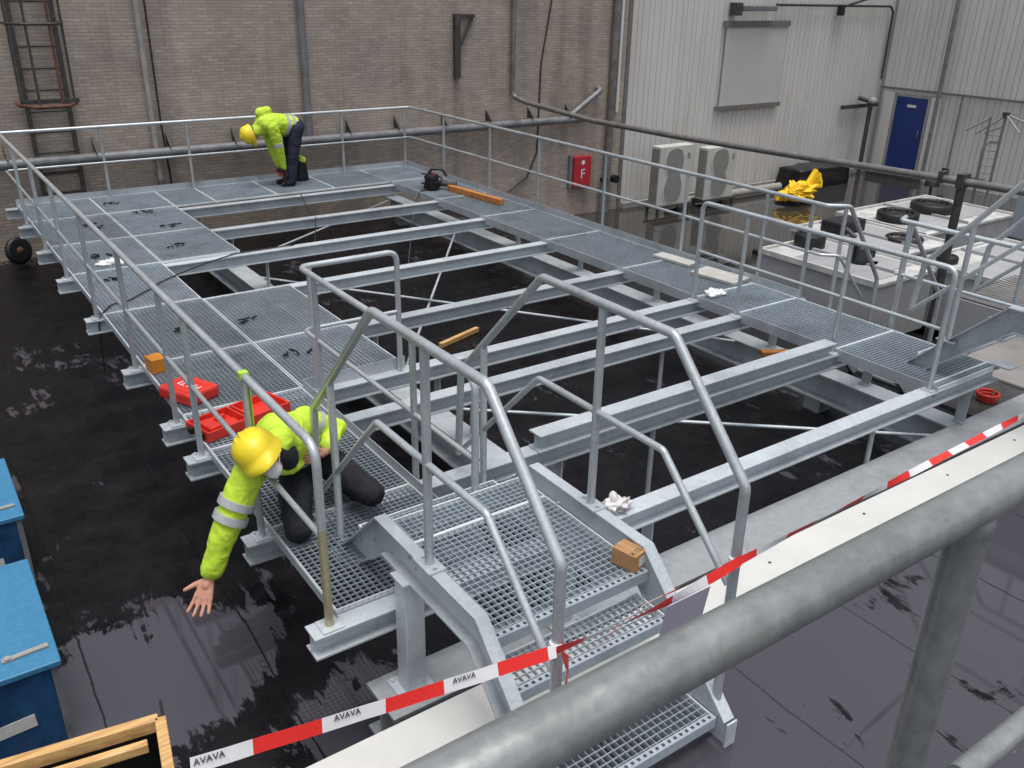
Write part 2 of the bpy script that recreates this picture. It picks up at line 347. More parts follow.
def pipe_thing(name, pts, r, mat, label, cat="pipe", n=12, fr=.12):
    return obj(name, MB().tube(fillet(pts, fr), r, n), mat, label=label, cat=cat)
# pipes and fittings on the walls
t = thing("wall_pipe", "thick grey pipe running level along the whole brick wall", "pipe", (6,11.82,.56))
mb = MB().tube([(-10,11.82,.55), (11.35,11.82,.55)], .078, 16); obj("pipe_run", mb, M['greypipe'], t)
obj("elbow", MB().tube(fillet([(10.85,11.80,.58), (11.75,11.80,1.12), (11.75,11.93,1.16)], .08), .06, 12), M['greypipe'], t)
for x in (-3.2,-2.1,-1.0,.1,1.36,2.5,3.6,4.7,5.75,6.75,7.8,8.85,9.9,10.9):
    mb = MB().prism([(x-.012,11.948,.64), (x-.012,11.948,.86), (x-.012,11.70,.64)], (.024,0,0)); obj("bracket", mb, M['darksteel'], t)
t = thing("downpipe", "pale brown downpipe on the brick wall right of the ladder", "pipe", (2.3,11.9,0))
obj("pipe_run", MB().cyl((2.3,11.88,.05), (2.3,11.88,6.3), .046), M['palepipe'], t)
obj("shoe", MB().tube(fillet([(2.3,11.88,.1),(2.3,11.88,-.35),(2.34,11.80,-.48)], .06), .05), M['oldpipe'], t)
pipe_thing("downpipe", [(4.98,11.86,.60), (4.98,11.86,6.3)], .068, M['greypipe'], "blue-grey downpipe meeting the level pipe above the bent-over worker")
pipe_thing("wall_cable", [(2.45,11.92,6.3), (2.44,11.92,1.0), (2.50,11.92,-.6)], .014, M['cable'], "thin black cable beside the pale downpipe on the brick", "cable", 6)
pipe_thing("wall_cable", [(10.55,11.93,6.3), (10.42,11.93,2.9), (10.20,11.93,1.7), (10.16,11.93,-.1), (9.9,11.92,-.6), (9.4,11.90,-.88)], .016, M['cable'], "thin black cable hanging down the brick right of the bent pipe", "cable", 6)
t = thing("downpipe", "dark downpipe with its white reflection modelled as a strip where brick meets cladding", "pipe", (12.2,11.9,ZB))
obj("pipe_run", MB().cyl((12.14,11.87,-5), (12.14,11.87,6.3), .085), M['oldpipe'], t)
obj("reflection_strip", MB().cyl((12.33,11.90,.62), (12.33,11.90,6.3), .035), M['white'], t)  # white reflection beside the downpipe, built as a solid strip
t = thing("wall_bracket", "empty triangular steel bracket high on the brick wall", "bracket", (8.15,11.95,2))
obj("upright", MB().bb((8.08,11.86,1.50), (8.20,11.95,2.66)), M['darksteel'], t)
obj("arm", MB().box((8.30,11.90,2.62), (.46,.07,.06)), M['darksteel'], t)
obj("brace", MB().tube([(8.50,11.90,2.60), (8.17,11.90,2.02)], .03, 6), M['darksteel'], t)
# long brown pipe leaving the wall towards the camera on the right, with posts
t = thing("long_pipe", "long brown pipe bending off the brick wall across the side roof", "pipe", (9.6,6,1.0))
obj("pipe_run", MB().tube(fillet([(9.45,11.87,6.3), (9.45,11.87,1.10), (9.55,11.55,1.01), (9.55,9.4,.905), (9.55,7.2,.92), (9.55,5.4,.962), (9.55,1.2,1.07), (9.55,-1.2,1.12)], .16, 8), .050, 14), M['oldpipe'], t)
obj("post", MB().cyl((9.55,2.19,ZB), (9.55,2.19,1.0), .055), M['darksteel'], t)
obj("clamp", MB().box((9.55,2.19,1.06), (.17,.09,.17)).box((9.55,2.46,1.06), (.15,.05,.15)), M['darksteel'], t)
# fixtures on the cladding
t = thing("flood_light", "long grey strip lamp above the blanked window", "lamp", (16.6,11.8,2.75))
obj("housing", MB().bb((15.95,11.72,2.72), (17.15,11.88,2.84)), M['greypipe'], t, bevel=.02)
obj("bracket", MB().bb((15.72,11.74,2.62), (15.93,11.96,2.90)), M['darksteel'], t)
pipe_thing("wall_conduit", [(17.3,11.9,2.86), (22.0,11.9,2.84), (22.15,11.9,2.7), (22.15,11.9,.95)], .03, M['darksteel'], "dark conduit along the top of the ribbed wall down to the corner", "conduit", 8)
t = thing("wall_camera", "small dark camera arm high on the ribbed wall", "camera", (19.8,11.8,2.75))
obj("arm", MB().tube([(19.8,11.9,2.80), (20.9,11.3,3.2)], .035, 8), M['darksteel'], t)
obj("housing", MB().box((19.8,11.86,2.74), (.16,.14,.26)), M['black'], t, bevel=.02)
t = thing("vent_pipe", "capped vent pipe in the corner left of the blue door", "pipe", (21.4,11.7,ZB))
obj("pipe_run", MB().tube(fillet([(21.35,11.55,ZB), (21.35,11.55,.42), (21.35,11.94,.48)], .1), .06), M['darksteel'], t)
obj("cap", MB().lathe((21.35,11.5,.44), [(.10,-.05),(.13,.02),(.05,.10)], 12), M['palepipe'], t)
obj("rail", MB().bb((20.55,11.85,.22), (22.15,11.93,.32)), M['darksteel'], t)
# caged ladder
t = thing("cage_ladder", "dark caged wall ladder with a rusty bottom hoop", "ladder", (.8,11.8,0))
mb = MB()
for x in (.52, 1.10): mb.bb((x-.03,11.86,-.1), (x+.03,11.92,6.3))
obj("stile", mb, M['darksteel'], t)
for i in range(14): obj("rung", MB().cyl((.54,11.89,.05+i*.31), (1.08,11.89,.05+i*.31), .017, 8), M['darksteel'], t)
for i, x in enumerate((.42,.62,.93,1.14)):
    y = 11.28 if i in (1, 2) else 11.55
    obj("cage_strap", MB().bb((x-.018,y-.006,1.42), (x+.018,y+.006,6.3)), M['rust' if i == 2 else 'darksteel'], t)
hp = [(.40,11.9,1.42), (.40,11.6,1.42), (.56,11.27,1.42), (1.0,11.27,1.42), (1.16,11.6,1.42), (1.16,11.9,1.42)]
obj("cage_hoop", MB().tube(fillet(hp, .06), .03, 8), M['rust'], t)
obj("foot_plate", MB().bb((.42,11.5,1.44), (1.2,11.56,1.50)), M['darksteel'], t)
obj("cage_hoop", MB().tube(fillet([(a, b, 2.55) for a, b, _ in hp], .12), .02, 8), M['darksteel'], t)
# fire cabinet
def text_mesh(s, size, name, mat, loc, rot, parent, ext=.001):
    cu = bpy.data.curves.new(name, 'FONT'); cu.body = s; cu.size = size; cu.extrude = ext; cu.align_x = 'CENTER'; cu.align_y = 'CENTER'; cu.resolution_u = 3
    to = bpy.data.objects.new(name, cu); COL.objects.link(to); bpy.context.view_layer.update()
    me = bpy.data.meshes.new_from_object(to.evaluated_get(bpy.context.evaluated_depsgraph_get())); bpy.data.objects.remove(to)
    me.materials.clear(); me.materials.append(mat)
    R_ = rot.to_3x3() if not isinstance(rot, Matrix) else rot.to_3x3()
    for v in me.vertices: v.co = R_ @ v.co + V(loc)
    me.update(); return obj(name, me, mat, parent)
t = thing("fire_cabinet", "red fire hose cabinet with a white F on the brick wall", "cabinet", (11.4,11.9,-.6))
obj("casing", MB().bb((11.12,11.80,-.94), (11.60,11.95,-.27)), M['redcab'], t, bevel=.01)
obj("back_strip", MB().bb((11.04,11.86,-.96), (11.11,11.95,-.24)), M['greypipe'], t)
RX = Matrix.Rotation(rad(90), 3, 'X')
text_mesh("F", .30, "letter", M['white'], (11.36,11.796,-.66), RX, t)
obj("emblem", MB().lathe((11.36,11.797,-.40), [(.05,-.002),(.05,.002)], 12, (0,1,0)), M['white'], t)
t = thing("standpipe_valve", "small black valve on the brick right of the fire cabinet", "valve", (12.05,11.85,-.85))
obj("body", MB().cyl((11.95,11.84,-.85), (12.3,11.84,-.85), .05).cyl((12.3,11.84,-.85), (12.3,11.70,-.85), .09), M['black'], t)
obj("feed_pipe", MB().cyl((11.98,11.86,ZB), (11.98,11.86,-.85), .03), M['oldpipe'], t)

# ------------------------------------------------------------------ platform structure
XI, XO = 5.668, 6.706
YB = [0, 1.015, 2.237, 2.863, 4.124, 5.682, 7.218, 8.566, 10.03, 11.28]
ordn = ["first", "second", "third", "fourth", "fifth", "sixth", "seventh", "eighth", "ninth", "farthest"]
tb = thing("main_girder", "mottled galvanised girder lying under the near end of all the cross beams", "girder", (4,-.17,-.5))
obj("web_section", MB().ibeam((.19,-.17,-.67), (13,-.17,-.67), .34, .34, .014, .022), M['galvold'], tb)
for x in (.6, 3.0, 6.3, 9.5): obj("foot", MB().bb((x-.12,-.29,ZA), (x+.12,-.05,-.842)), M['galvold'], tb)
for gx, lab in ((2.30, "long galvanised girder under the left gratings, running to the brick wall"), (6.30, "long galvanised girder under the right hand walkway")):
    t = thing("long_girder", lab, "girder", (gx,5,-.65), "girders under the cross beams")
    obj("web_section", MB().ibeam((gx,.004,-.65), (gx,11.35,-.65), .30, .26, .01, .018), M['galv'], t)
    for y in YB: obj("stub", MB().ibeam((gx+.05,y-.05,-.32), (gx+.05,y+.05,-.32), .354, .08, .01, .012), M['galv'], t)
    for y in (1.5, 4.9, 8.0, 10.9): obj("foot", MB().bb((gx-.1,y-.1,ZA), (gx+.1,y+.1,-.802)), M['galv'], t)
for i, y in enumerate(YB):
    if i == 0: lab = "galvanised cross beam nearest the camera, the stair crosses above it"
    elif i == 9: lab = "galvanised cross beam farthest back, below the worker by the brick wall"
    else: lab = ordn[i]+" galvanised cross beam counted back from the stair end"
    obj("cross_beam", MB().ibeam((-.115,y,-.07), (6.76,y,-.07), .14, .14, .007, .012), M['galv'], label=lab, cat="beam", group="cross beams of the platform")
obj("raised_beam", MB().ibeam((2.10,1.0,.072), (5.60,1.0,.072), .14, .145, .007, .012), M['galv'], label="extra galvanised beam stacked on top of the second cross beam", cat="beam")
def rod(a, b, lab, r=.017): return obj("brace_rod", MB().tube([a, b], r, 8), M['galv'], label=lab, cat="brace", group="bracing rods between the girders")
rod((2.43,7.75,-.52), (6.17,2.62,-.52), "long thin brace rod slanting under the middle cross beams, left back to right front")
rod((6.17,8.75,-.56), (2.43,3.75,-.56), "thin brace rod crossing the long one, right back to left front")
rod((2.43,2.97,-.54), (5.95,.02,-.54), "thin brace rod in the nearest bay behind the first cross beam")
rod((2.43,8.65,-.56), (6.17,11.2,-.56), "thin brace rod under the farthest bay near the far worker")
for x, y, lab in ((3.35,1.015,"thin upright prop under the raised beam"), (4.62,2.237,"thin upright prop under the third cross beam"), (4.95,.02,"thin upright prop under the nearest cross beam")):
    obj("prop", MB().cyl((x,y,ZA), (x,y,-.142), .022, 8).bb((x-.07,y-.07,ZA), (x+.07,y+.07,ZA+.012)), M['galv'], label=lab, cat="prop")

# ------------------------------------------------------------------ gratings (real bars)
ZG = .034
def grating(x0, x1, y0, y1, zt, lab, group, pitch=.040, parent=None, name="grating_panel", nosing=None, hb=.026):
    mb = MB(); g = .0015; x0 += g; x1 -= g; y0 += g; y1 -= g; zb = zt-hb
    n = max(2, round((x1-x0)/pitch))
    for i in range(1, n): x = x0+(x1-x0)*i/n; mb.bb((x-.0016,y0,zb), (x+.0016,y1,zt))
    n = max(2, round((y1-y0)/pitch))
    for i in range(1, n): y = y0+(y1-y0)*i/n; mb.bb((x0,y-.0022,zt-.011), (x1,y+.0022,zt-.0006))
    e = .0085
    mb.bb((x0,y0,zb-.002), (x1,y0+e,zt+.001), 1).bb((x0,y1-e,zb-.002), (x1,y1,zt+.001), 1).bb((x0,y0+e,zb-.002), (x0+e,y1-e,zt+.001), 1).bb((x1-e,y0+e,zb-.002), (x1,y1-e,zt+.001), 1)
    if parent is not None: return obj(name, mb, [M['grat'], M['edge']], parent)
    return obj(name, mb, [M['grat'], M['edge']], label=lab, cat="grating", group=group)
YJ = [.06, 1.03, 2.25, 2.93, 4.13, 5.69, 7.28, 8.67, 10.15]
G1 = "grating panels along the left edge"
l1 = ["under the stair foot and the kneeling worker's knees", "beside the open red case and behind the kneeling worker", "carrying the closed red case", "in the left row just beyond the small orange box",
      "in the left row crossed by the slack black cable", "in the left row with a white scrap near its middle", "in the left row, second from the far strip", "in the left row touching the far strip"]
for i in range(8): grating(.065, 1.06, YJ[i], YJ[i+1], ZG, "galvanised grating panel "+l1[i], G1)
for y0, y1, lab in ((2.93,4.13,"inner grating panel next to the bent U shaped guard rail"), (4.13,5.62,"inner grating panel before the gap in the second row"),
                    (7.28,8.67,"inner grating panel just beyond the gap in the second row"), (8.67,10.15,"inner grating panel touching the far strip on the left")):
    grating(1.07, 2.04, y0, y1, ZG, lab, "inner grating panels of the second row")
xs = [.065,1.06,2.04,2.66,3.66,4.66,5.69,6.66]
l3 = ["at the far left corner", "second from the far left corner", "narrow one in the middle of the far row", "at the bent-over worker's fingertips", "under the bent-over worker's boots", "just right of the bent-over worker", "at the far right corner"]
for i in range(7): grating(xs[i], xs[i+1], 10.16, 11.34, ZG, "far strip grating panel "+l3[i], "grating panels of the far strip")
YR = [-.06, .03, 1.015, 2.237, 2.863, 4.124, 5.682, 7.218, 8.566, 10.15]
l4 = ["thin infill strip at the near edge", "below the right hand stair stringer", "next to the side steps gate", "with the white scrap of paper", "under the pale boards", "just behind the pale boards",
      "in the middle of the right walkway", "second behind the orange timber", "under the orange timber and the drill"]
for i in range(9): grating(5.70, 6.66, YR[i], YR[i+1], ZG, "right walkway grating panel "+l4[i], "grating panels of the right walkway")

# ------------------------------------------------------------------ guard rails
RT, RM, RP = .0242, .0172, .0225
def post(t, x, y, z0, z1, bx=0, by=0, r=RP):
    o = obj("post", MB().cyl((x,y,z0+.012), (x,y,z1), r, 12), M['tube'], t)
    mb = MB().bb((x-.055+bx,y-.06+by,z0), (x+.055+bx,y+.06+by,z0+.012))
    for sx in (-.036, .036): mb.cyl((x+sx+bx,y-sx+by,z0+.012), (x+sx+bx,y-sx+by,z0+.026), .011, 6)
    obj("base_plate", mb, M['galv'], o); return o
def rail(t, name, pts, r, fr=.09): return obj(name, MB().tube(fillet(pts, fr, 6), r, 14), M['tube'], t)
H, HM = 1.1, .565
t = thing("guard_rail", "long left guard rail that the kneeling worker leans through", "railing", (0,5,0), "guard rails around the platform")
rail(t, "top_rail", [(0,11.22,H), (0,0,H), (0,0,.62)], RT, .12)
obj("end_post", MB().cyl((0,0,.012), (0,0,.621), RT, 14), M['yellowtube'], t, label="yellowish tinted end post")  # lower end post tube in a yellow-brown tint
rail(t, "mid_rail", [(0,11.22,HM), (0,.01,HM)], RM)
for y in YB[1:9]: post(t, 0, y, 0, H-.02)
obj("base_plate", MB().bb((-.06,-.06,0), (.06,.06,.012)), M['galv'], t)
obj("edge_bar", MB().bb((.052,.02,-.01), (.060,11.3,.05)), M['galv'], t)
t = thing("guard_rail", "far guard rail in front of the brick wall", "railing", (3.3,11.22,0), "guard rails around the platform")
rail(t, "top_rail", [(.03,11.25,H), (6.68,11.25,H)], RT); rail(t, "mid_rail", [(.03,11.25,HM), (6.68,11.25,HM)], RM)
for x in (1.36, 2.66, 4.3, 5.35, 6.6): post(t, x, 11.27, 0, H-.02)
obj("toe_plate", MB().bb((.05,11.352,.0), (6.70,11.36,.12)), M['galv'], t)
t = thing("guard_rail", "right outer guard rail ending in an outward jog by the side steps", "railing", (XO,6,0), "guard rails around the platform")
rail(t, "top_rail", [(XO,11.25,H), (XO,2.06,H), (XO+.2,1.92,H), (XO+.95,1.92,.18), (XO+.95,1.92,-.4)], RT, .07)
rail(t, "mid_rail", [(XO,11.25,HM), (XO,2.06,HM), (XO+.15,1.92,HM), (XO+.7,1.92,.0)], RM, .07)
for y in YB[2:9]: post(t, XO, y, 0, H-.02)
obj("post", MB().cyl((XO+.16,1.94,-.1), (XO+.16,1.94,H-.02), RP), M['tube'], t)
obj("toe_plate", MB().bb((6.670,2.2,.0), (6.678,11.34,.12)), M['galv'], t)
t = thing("guard_rail", "inner guard rail of the right walkway with rounded ends", "railing", (XI,1.4,0), "guard rails around the platform")
rail(t, "top_rail", [(XI,2.863,.01), (XI,2.863,H), (XI,0,H), (XI,0,.01)], RT, .09)
rail(t, "mid_rail", [(XI,2.85,HM), (XI,.02,HM)], RM)
for y in (1.015, 2.237): post(t, XI, y, 0, H-.02)
obj("base_plate", MB().bb((XI-.05,-.055,0), (XI+.05,.055,.012)).bb((XI-.05,2.81,0), (XI+.05,2.92,.012)), M['galv'], t)
obj("edge_bar", MB().bb((5.686,-.06,-.06), (5.694,11.0,.05)), M['galv'], t)
t = thing("guard_rail", "U shaped guard rail around the inner edge of the left gratings", "railing", (1.5,2,0), "guard rails around the platform")
rail(t, "top_rail", [(1.97,2.86,.01), (1.97,2.86,H), (1.10,2.86,H), (1.10,.26,H), (1.10,.26,.03)], RT, .09)
rail(t, "mid_rail", [(1.95,2.86,HM), (1.10,2.86,HM), (1.10,.28,HM)], RM, .06)
for x, y in ((1.17,2.84), (1.10,2.58), (1.10,1.015)): post(t, x, y, .0, H-.02)
obj("toe_plate", MB().bb((1.062,.10,.0), (1.068,2.90,.11)).bb((1.075,2.905,.0), (2.04,2.912,.11)), M['galv'], t)
t = thing("guard_rail", "short guard rail along the outer edge past the side steps gate", "railing", (6.82,.6,0), "guard rails around the platform")
rail(t, "top_rail", [(6.98,1.32,H), (6.82,1.26,H), (6.82,-1.4,H)], RT, .06); rail(t, "mid_rail", [(6.82,1.22,HM), (6.82,-1.4,HM)], RM)
for y in (1.16, -1.2): obj("post", MB().cyl((6.82,y,-.1), (6.82,y,H-.02), RP), M['tube'], t)
obj("descending_rail", MB().tube(fillet([(6.9,1.20,H-.02), (7.75,1.20,.16), (7.75,1.20,-.5)], .07), RT, 12), M['tube'], t)
obj("post", MB().cyl((6.92,1.20,-.2), (6.92,1.20,H-.03), RP), M['tube'], t)
t = thing("side_steps", "steel steps going down from the right walkway to the side roof", "stairs", (7.2,1.56,ZB))
for y in (1.22, 1.90): obj("stringer", MB().prism([(6.72,y-.03,-.02), (6.72,y-.03,-.24), (8.15,y-.03,ZB), (8.40,y-.03,ZB)], (0,.06,0)), M['galv'], t)
for i in range(6): grating(6.78+i*.25, 7.02+i*.25, 1.26, 1.86, -.22-i*.23, "", "", parent=t, name="tread")

# ------------------------------------------------------------------ crossover stairs
def crossover(loc, lab, xl, xr, zt, yf, yn, y_start, y_end, z_end, loop, levels):
    t = thing("crossover_stair", lab, "stairs", loc)
    zs = -.07 if zt < .6 else 0.0
    for x, sgn in ((xl, -1), (xr, 1)):
        dz = (zt-zs)/(y_start-yf); pts = [(y_start, zs), (yf, zt), (yn, zt), (y_end, z_end)]
        h = .19
        low = [(y_end-.02, z_end-.12), (y_end+.1, z_end-.12), (yn+.065, zt-h), (yf-.065, zt-h), (y_start-.02, zs-.15), (y_start, zs-.13)]
        web = MB().prism([(x+sgn*-.028-.004, a, b) for a, b in pts+low], (.008,0,0))
        o = obj("stringer", web, M['galv'], t)
        fl = MB()
        def strip(seq, off, tk=.012):
            ps = [V((0,a,b)) for a, b in seq]; vs = []
            for i, p in enumerate(ps):
                d1 = (ps[min(i+1, len(ps)-1)]-ps[max(i-1, 0)]).normalized(); nrm = V((0,-d1.z,d1.y))
                if nrm.z < 0: nrm = -nrm
                for xx in (x-.036, x+.036):
                    for k in (0, tk): vs.append(p+V((xx,0,0))+nrm*(k+off))
            fs = []
            for i in range(len(ps)-1):
                a = i*4; b = a+4
                fs += [(a,a+2,b+2,b), (a+1,b+1,b+3,a+3), (a,b,b+1,a+1), (a+2,a+3,b+3,b+2)]
            e = (len(ps)-1)*4; fs += [(0,1,3,2), (e,e+2,e+3,e+1)]
            fl.add(vs, fs)
        strip(pts, 0); strip([(y_end+.1, z_end-.12), (yn+.065, zt-h), (yf-.065, zt-h), (y_start-.10, zs-.06)], -.012)
        obj("flange", fl, M['galv'], o)
        bl = MB()
        for a, b in ((yf+.12, zt-.22), (yf+.16, zt-.14), (yf+.3, zt-.33), (yf-.3, zt-.1), (yf-.36, zt-.14)):
            bl.cyl((x+sgn*-.03-.018,a,b), (x+sgn*-.03+.018,a,b), .011, 6)
        obj("bolt", bl, M['tube'], o)
        obj("end_plate", MB().bb((x-.036,y_end-.032,z_end-.14), (x+.036,y_end-.022,z_end+.01)), M['galv'], o)
        # rails
        (ly, lz0, lz1), ztop, zmid = loop, zt+1.22, zt+.60
        top = [(x,ly+.04,lz0), (x,ly,lz1), (x,yf-.02,ztop), (x,yn-.04,ztop), (x,yn-.57,ztop-.57), (x,yn-.58,z_end+.06)]
        mid = [(x,ly+.04,lz0), (x,yf-.02,zmid), (x,yn-.04,zmid), (x,yn-.55,zmid-.5)]
        r1 = obj("handrail", MB().tube(fillet(top, .07, 6), RT+.001, 16), M['tube'], t)
        obj("knee_rail", MB().tube(fillet(mid, .05, 6), RM+.002, 14), M['tube'], t)
        for y, z0, z1 in levels:
            p = obj("post", MB().cyl((x,y,z0+.012), (x,y,z1), RP+.001, 14), M['tube'], t)
            b = MB().bb((x-.05,y-.085,z0+.0125), (x+.05,y+.085,z0+.022))
            for k in (-.06, .06): b.cyl((x,y+k,z0+.02), (x,y+k,z0+.036), .012, 6)
            obj("base_plate", b, M['galv'], p)
    return t
ZL = .362
near = crossover((.93,-.4,0), "galvanised crossover stair nearest the camera with a grated landing", .40, 1.46, .47, .15, -.88, .72, -1.55, -.20, (1.0,.15,.80), [(-.40,.47,1.67), (.72,-.12,1.06)])
XA, XB = .44, 1.42
grating(XA, XB, -.03, .24, ZL, "", "", parent=near, name="tread"); grating(XA, XB, -.93, -.03, ZL, "", "", parent=near, name="landing")
def nose(y, z):
    mb = MB().bb((XA,y-.006,z-.06), (XB,y-.001,z+.002)).bb((XA,y-.001,z+.0015), (XB,y+.034,z+.004))
    k = 0; x = XA+.02
    while x < XB: mb.bb((x,y+.006,z+.004), (x+.016,y+.022,z+.007), mi=1); x += .040
    obj("nosing", mb, [M['grat'], M['darksteel']], near)
nose(-.935, ZL)
for i in range(3):
    y0 = -1.12-.19*i; z = ZL-.185*(i+1)
    grating(XA, XB, y0, y0+.25, z, "", "", parent=near, name="tread"); nose(y0-.004, z)
grating(XA, XB, .30, .54, .19, "", "", parent=near, name="tread")
for x in (.40, 1.46):
    cl = obj("column", MB().bb((x-.06,-.23,-.485), (x+.06,-.11,.262)), M['galv'], near, bevel=.006)
    mb = MB().bb((x-.11,-.28,-.497), (x+.11,-.06,-.485))
    for a in (-.085, .085):
        for b in (-.085, .085): mb.cyl((x+a,-.17+b,-.485), (x+a,-.17+b,-.468), .014, 6)
    obj("base_plate", mb, M['galv'], cl)
    obj("cap_plate", MB().bb((x-.075,-.245,.262), (x+.075,-.095,.276)), M['galv'], cl)
side = crossover((6.5,-.9,0), "galvanised crossover stair at the right edge rising from the right walkway", 6.02, 7.10, .80, -.34, -1.45, .47, -2.75, -.34, (.48,.52,.98), [(.12,.34,1.40), (-.55,.80,1.98), (-1.3,.80,1.98)])
grating(6.06, 7.06, -1.5, -.35, .70, "", "", parent=side, name="landing")
for i in range(3): grating(6.06, 7.06, -.33+.24*i, -.09+.24*i, .50-.18*i, "", "", parent=side, name="tread")
obj("leg", MB().ibeam((6.70,-.12,.04), (6.70,-.12,.52), .10, .10).bb((6.62,-.2,.036), (6.80,-.03,.05)), M['galv'], side)
for i in range(5): grating(6.06, 7.06, -1.78-.22*i, -1.53-.22*i, .50-.18*i, "", "", parent=side, name="tread")

# ------------------------------------------------------------------ roof edge coping, plinth
t = thing("roof_edge_coping", "white screwed metal coping along the near roof edge", "coping", (3,-.7,ZC))
obj("cap", MB().bb((-14,-.86,ZC+.002), (26,-.57,ZC+.085)), M['coping'], t, bevel=.006)
for i in range(16): obj("screw", MB().lathe((-.35+i*1.05,-.68-.02*(i % 2),ZC+.085), [(.011,0),(.011,.003),(.006,.007)], 10), M['darksteel'], t)
obj("plinth", MB().bb((7.95,-.45,ZB), (11.5,1.05,-.60)), M['plinth'], label="pale wet concrete plinth at the right edge beside the stair leg", cat="plinth", bevel=.02)
mb = MB()
for k in range(3):
    mb.tube([(7.05+(.08+.01*k)*math.cos(a*.4), .12+(.08+.01*k)*math.sin(a*.4), -.50+.016+.03*k) for a in range(16)], .016, 8)
obj("red_hose", mb, M['red'], label="small red hose coil under the right hand stair", cat="hose")
obj("hose_shelf", MB().bb((6.6,-.0,-.545), (7.6,.35,-.501)), M['darksteel'], label="dark ledge carrying the red hose coil", cat="ledge")

# ------------------------------------------------------------------ foreground guard rail by the camera
t = thing("guard_rail", "thick mottled guard rail right in front of the camera", "railing", (-.5,-3.29,ZC))
obj("top_rail", MB().tube([(-3.4,-3.29,2.694), (2.6,-3.29,2.686)], .0236, 28), M['pipe'], t)
for x in (-2.6, -.552, 1.6):
    po = obj("post", MB().cyl((x,-3.29,ZC), (x,-3.29,2.68), .0215, 24), M['pipe'], t)
[obj("weld_collar", MB().lathe((x,-3.29,2.655), [(.0218,0),(.0235,.008),(.0235,.016),(.0218,.022)], 20), M['pipe'], t) for x in (-2.6, -.552, 1.6)]
obj("knee_rail", MB().tube([(-.380,-3.29,2.185), (1.6,-3.29,2.180)], .0172, 20), M['pipe'], t)

# ------------------------------------------------------------------ equipment on the side roof
def ac_unit(x0, y0, z0, z1, w, lab):
    t = thing("air_conditioner", lab, "air conditioner", (x0+w/2, y0, ZB), "air conditioners by the ribbed wall")
    obj("casing", MB().bb((x0,y0,z0), (x0+w,y0+.30,z1)), M['acwhite'], t, bevel=.015)
    obj("side_grille", MB().bb((x0-.006,y0+.03,z0+.06), (x0-.001,y0+.28,z1-.06)), M['acgrey'], t)
    cz = (z0+z1)/2; hh = (z1-z0)/2; poly = []
    for k in range(40):
        a = k/40*2*math.pi; zz = math.sin(a)*hh*.92; u = abs(math.sin(a))
        wd = w*.27*(.66+.34*math.sin(math.pi*min(1, u/.98)*1.0)) if u < .9 else w*.27*.72*math.sqrt(max(0, (1-u)/.1))
        poly.append((x0+w*.45+(wd if math.cos(a) >= 0 else -wd), y0-.012, cz+zz))
    rim = [(x0+w*.45+(q[0]-x0-w*.45)*1.22, y0-.008, cz+(q[2]-cz)*1.03) for q in poly]; obj("fan_surround", MB().prism(rim, (0,.006,0)), M['acwhite'], t)
    obj("fan_grille", MB().prism(poly, (0,.010,0)), M['acgrey'], t)
    obj("badge", MB().bb((x0+w*.83,y0-.006,z1-.30), (x0+w*.91,y0-.001,z1-.18)), M['acgrey'], t)
    obj("stand", MB().bb((x0-.05,y0-.05,z0-.05), (x0+w+.05,y0,z0-.002)).bb((x0-.05,y0+.30,z0-.05), (x0+w+.05,y0+.35,z0-.002))
        .bb((x0,y0-.05,ZB), (x0+.05,y0,z0-.05)).bb((x0+w-.05,y0-.05,ZB), (x0+w,y0,z0-.05)).bb((x0,y0+.30,ZB), (x0+.05,y0+.35,z0-.05)).bb((x0+w-.05,y0+.30,ZB), (x0+w,y0+.35,z0-.05)), M['darksteel'], t)
ac_unit(12.80, 10.85, -1.38, -.05, 1.02, "off-white twin-fan air conditioner nearer the fire cabinet")
ac_unit(14.32, 10.85, -1.40, -.19, 1.0, "off-white twin-fan air conditioner nearer the yellow bundle")
def chiller(x0, x1, y0, y1, zt, fans, lab):
    t = thing("chiller", lab, "chiller", ((x0+x1)/2, (y0+y1)/2, ZB), "chillers on the side roof")
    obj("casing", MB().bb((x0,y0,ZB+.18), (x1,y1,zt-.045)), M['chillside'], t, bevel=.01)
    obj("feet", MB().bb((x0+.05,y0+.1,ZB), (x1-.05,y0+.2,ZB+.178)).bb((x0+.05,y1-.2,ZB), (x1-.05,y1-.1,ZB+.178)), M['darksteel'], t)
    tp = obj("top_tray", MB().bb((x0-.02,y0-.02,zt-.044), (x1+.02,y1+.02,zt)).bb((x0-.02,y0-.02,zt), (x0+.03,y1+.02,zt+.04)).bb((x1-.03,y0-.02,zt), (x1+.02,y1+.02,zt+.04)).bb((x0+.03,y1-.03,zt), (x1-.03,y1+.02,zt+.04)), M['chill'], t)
    pn = MB()
    xm = (x0+x1)/2
    pn.bb((x0+.10,y0+.12,zt+.001), (xm-.06,y1-.55,zt+.012)).bb((xm+.02,y0+.30,zt+.001), (x1-.12,y1-.12,zt+.014)).bb((xm-.045,y0+.03,zt+.001), (xm-.005,y1-.03,zt+.05))
    obj("cover_panel", pn, M['chillside'], tp)
    for fx, fy, r, h in fans:
        f = obj("fan", MB().lathe((fx,fy,zt), [(r*.98,0),(r,.03),(r,h-.02),(r*.93,h),(r*.86,h),(r*.84,h-.06)], 24), M['black'], t)
        g = MB()
        for rr in (.3,.55,.8): g.tube([(fx+r*rr*math.cos(a*math.pi/10), fy+r*rr*math.sin(a*math.pi/10), zt+h+.004) for a in range(21)], .008, 5, cap=False)
        g.bb((fx-r*.9,fy-.012,zt+h), (fx+r*.9,fy+.012,zt+h+.01)).lathe((fx,fy,zt+h), [(r*.2,0),(r*.2,.05)], 12)
        obj("guard", g, M['darksteel'], f)
    return t
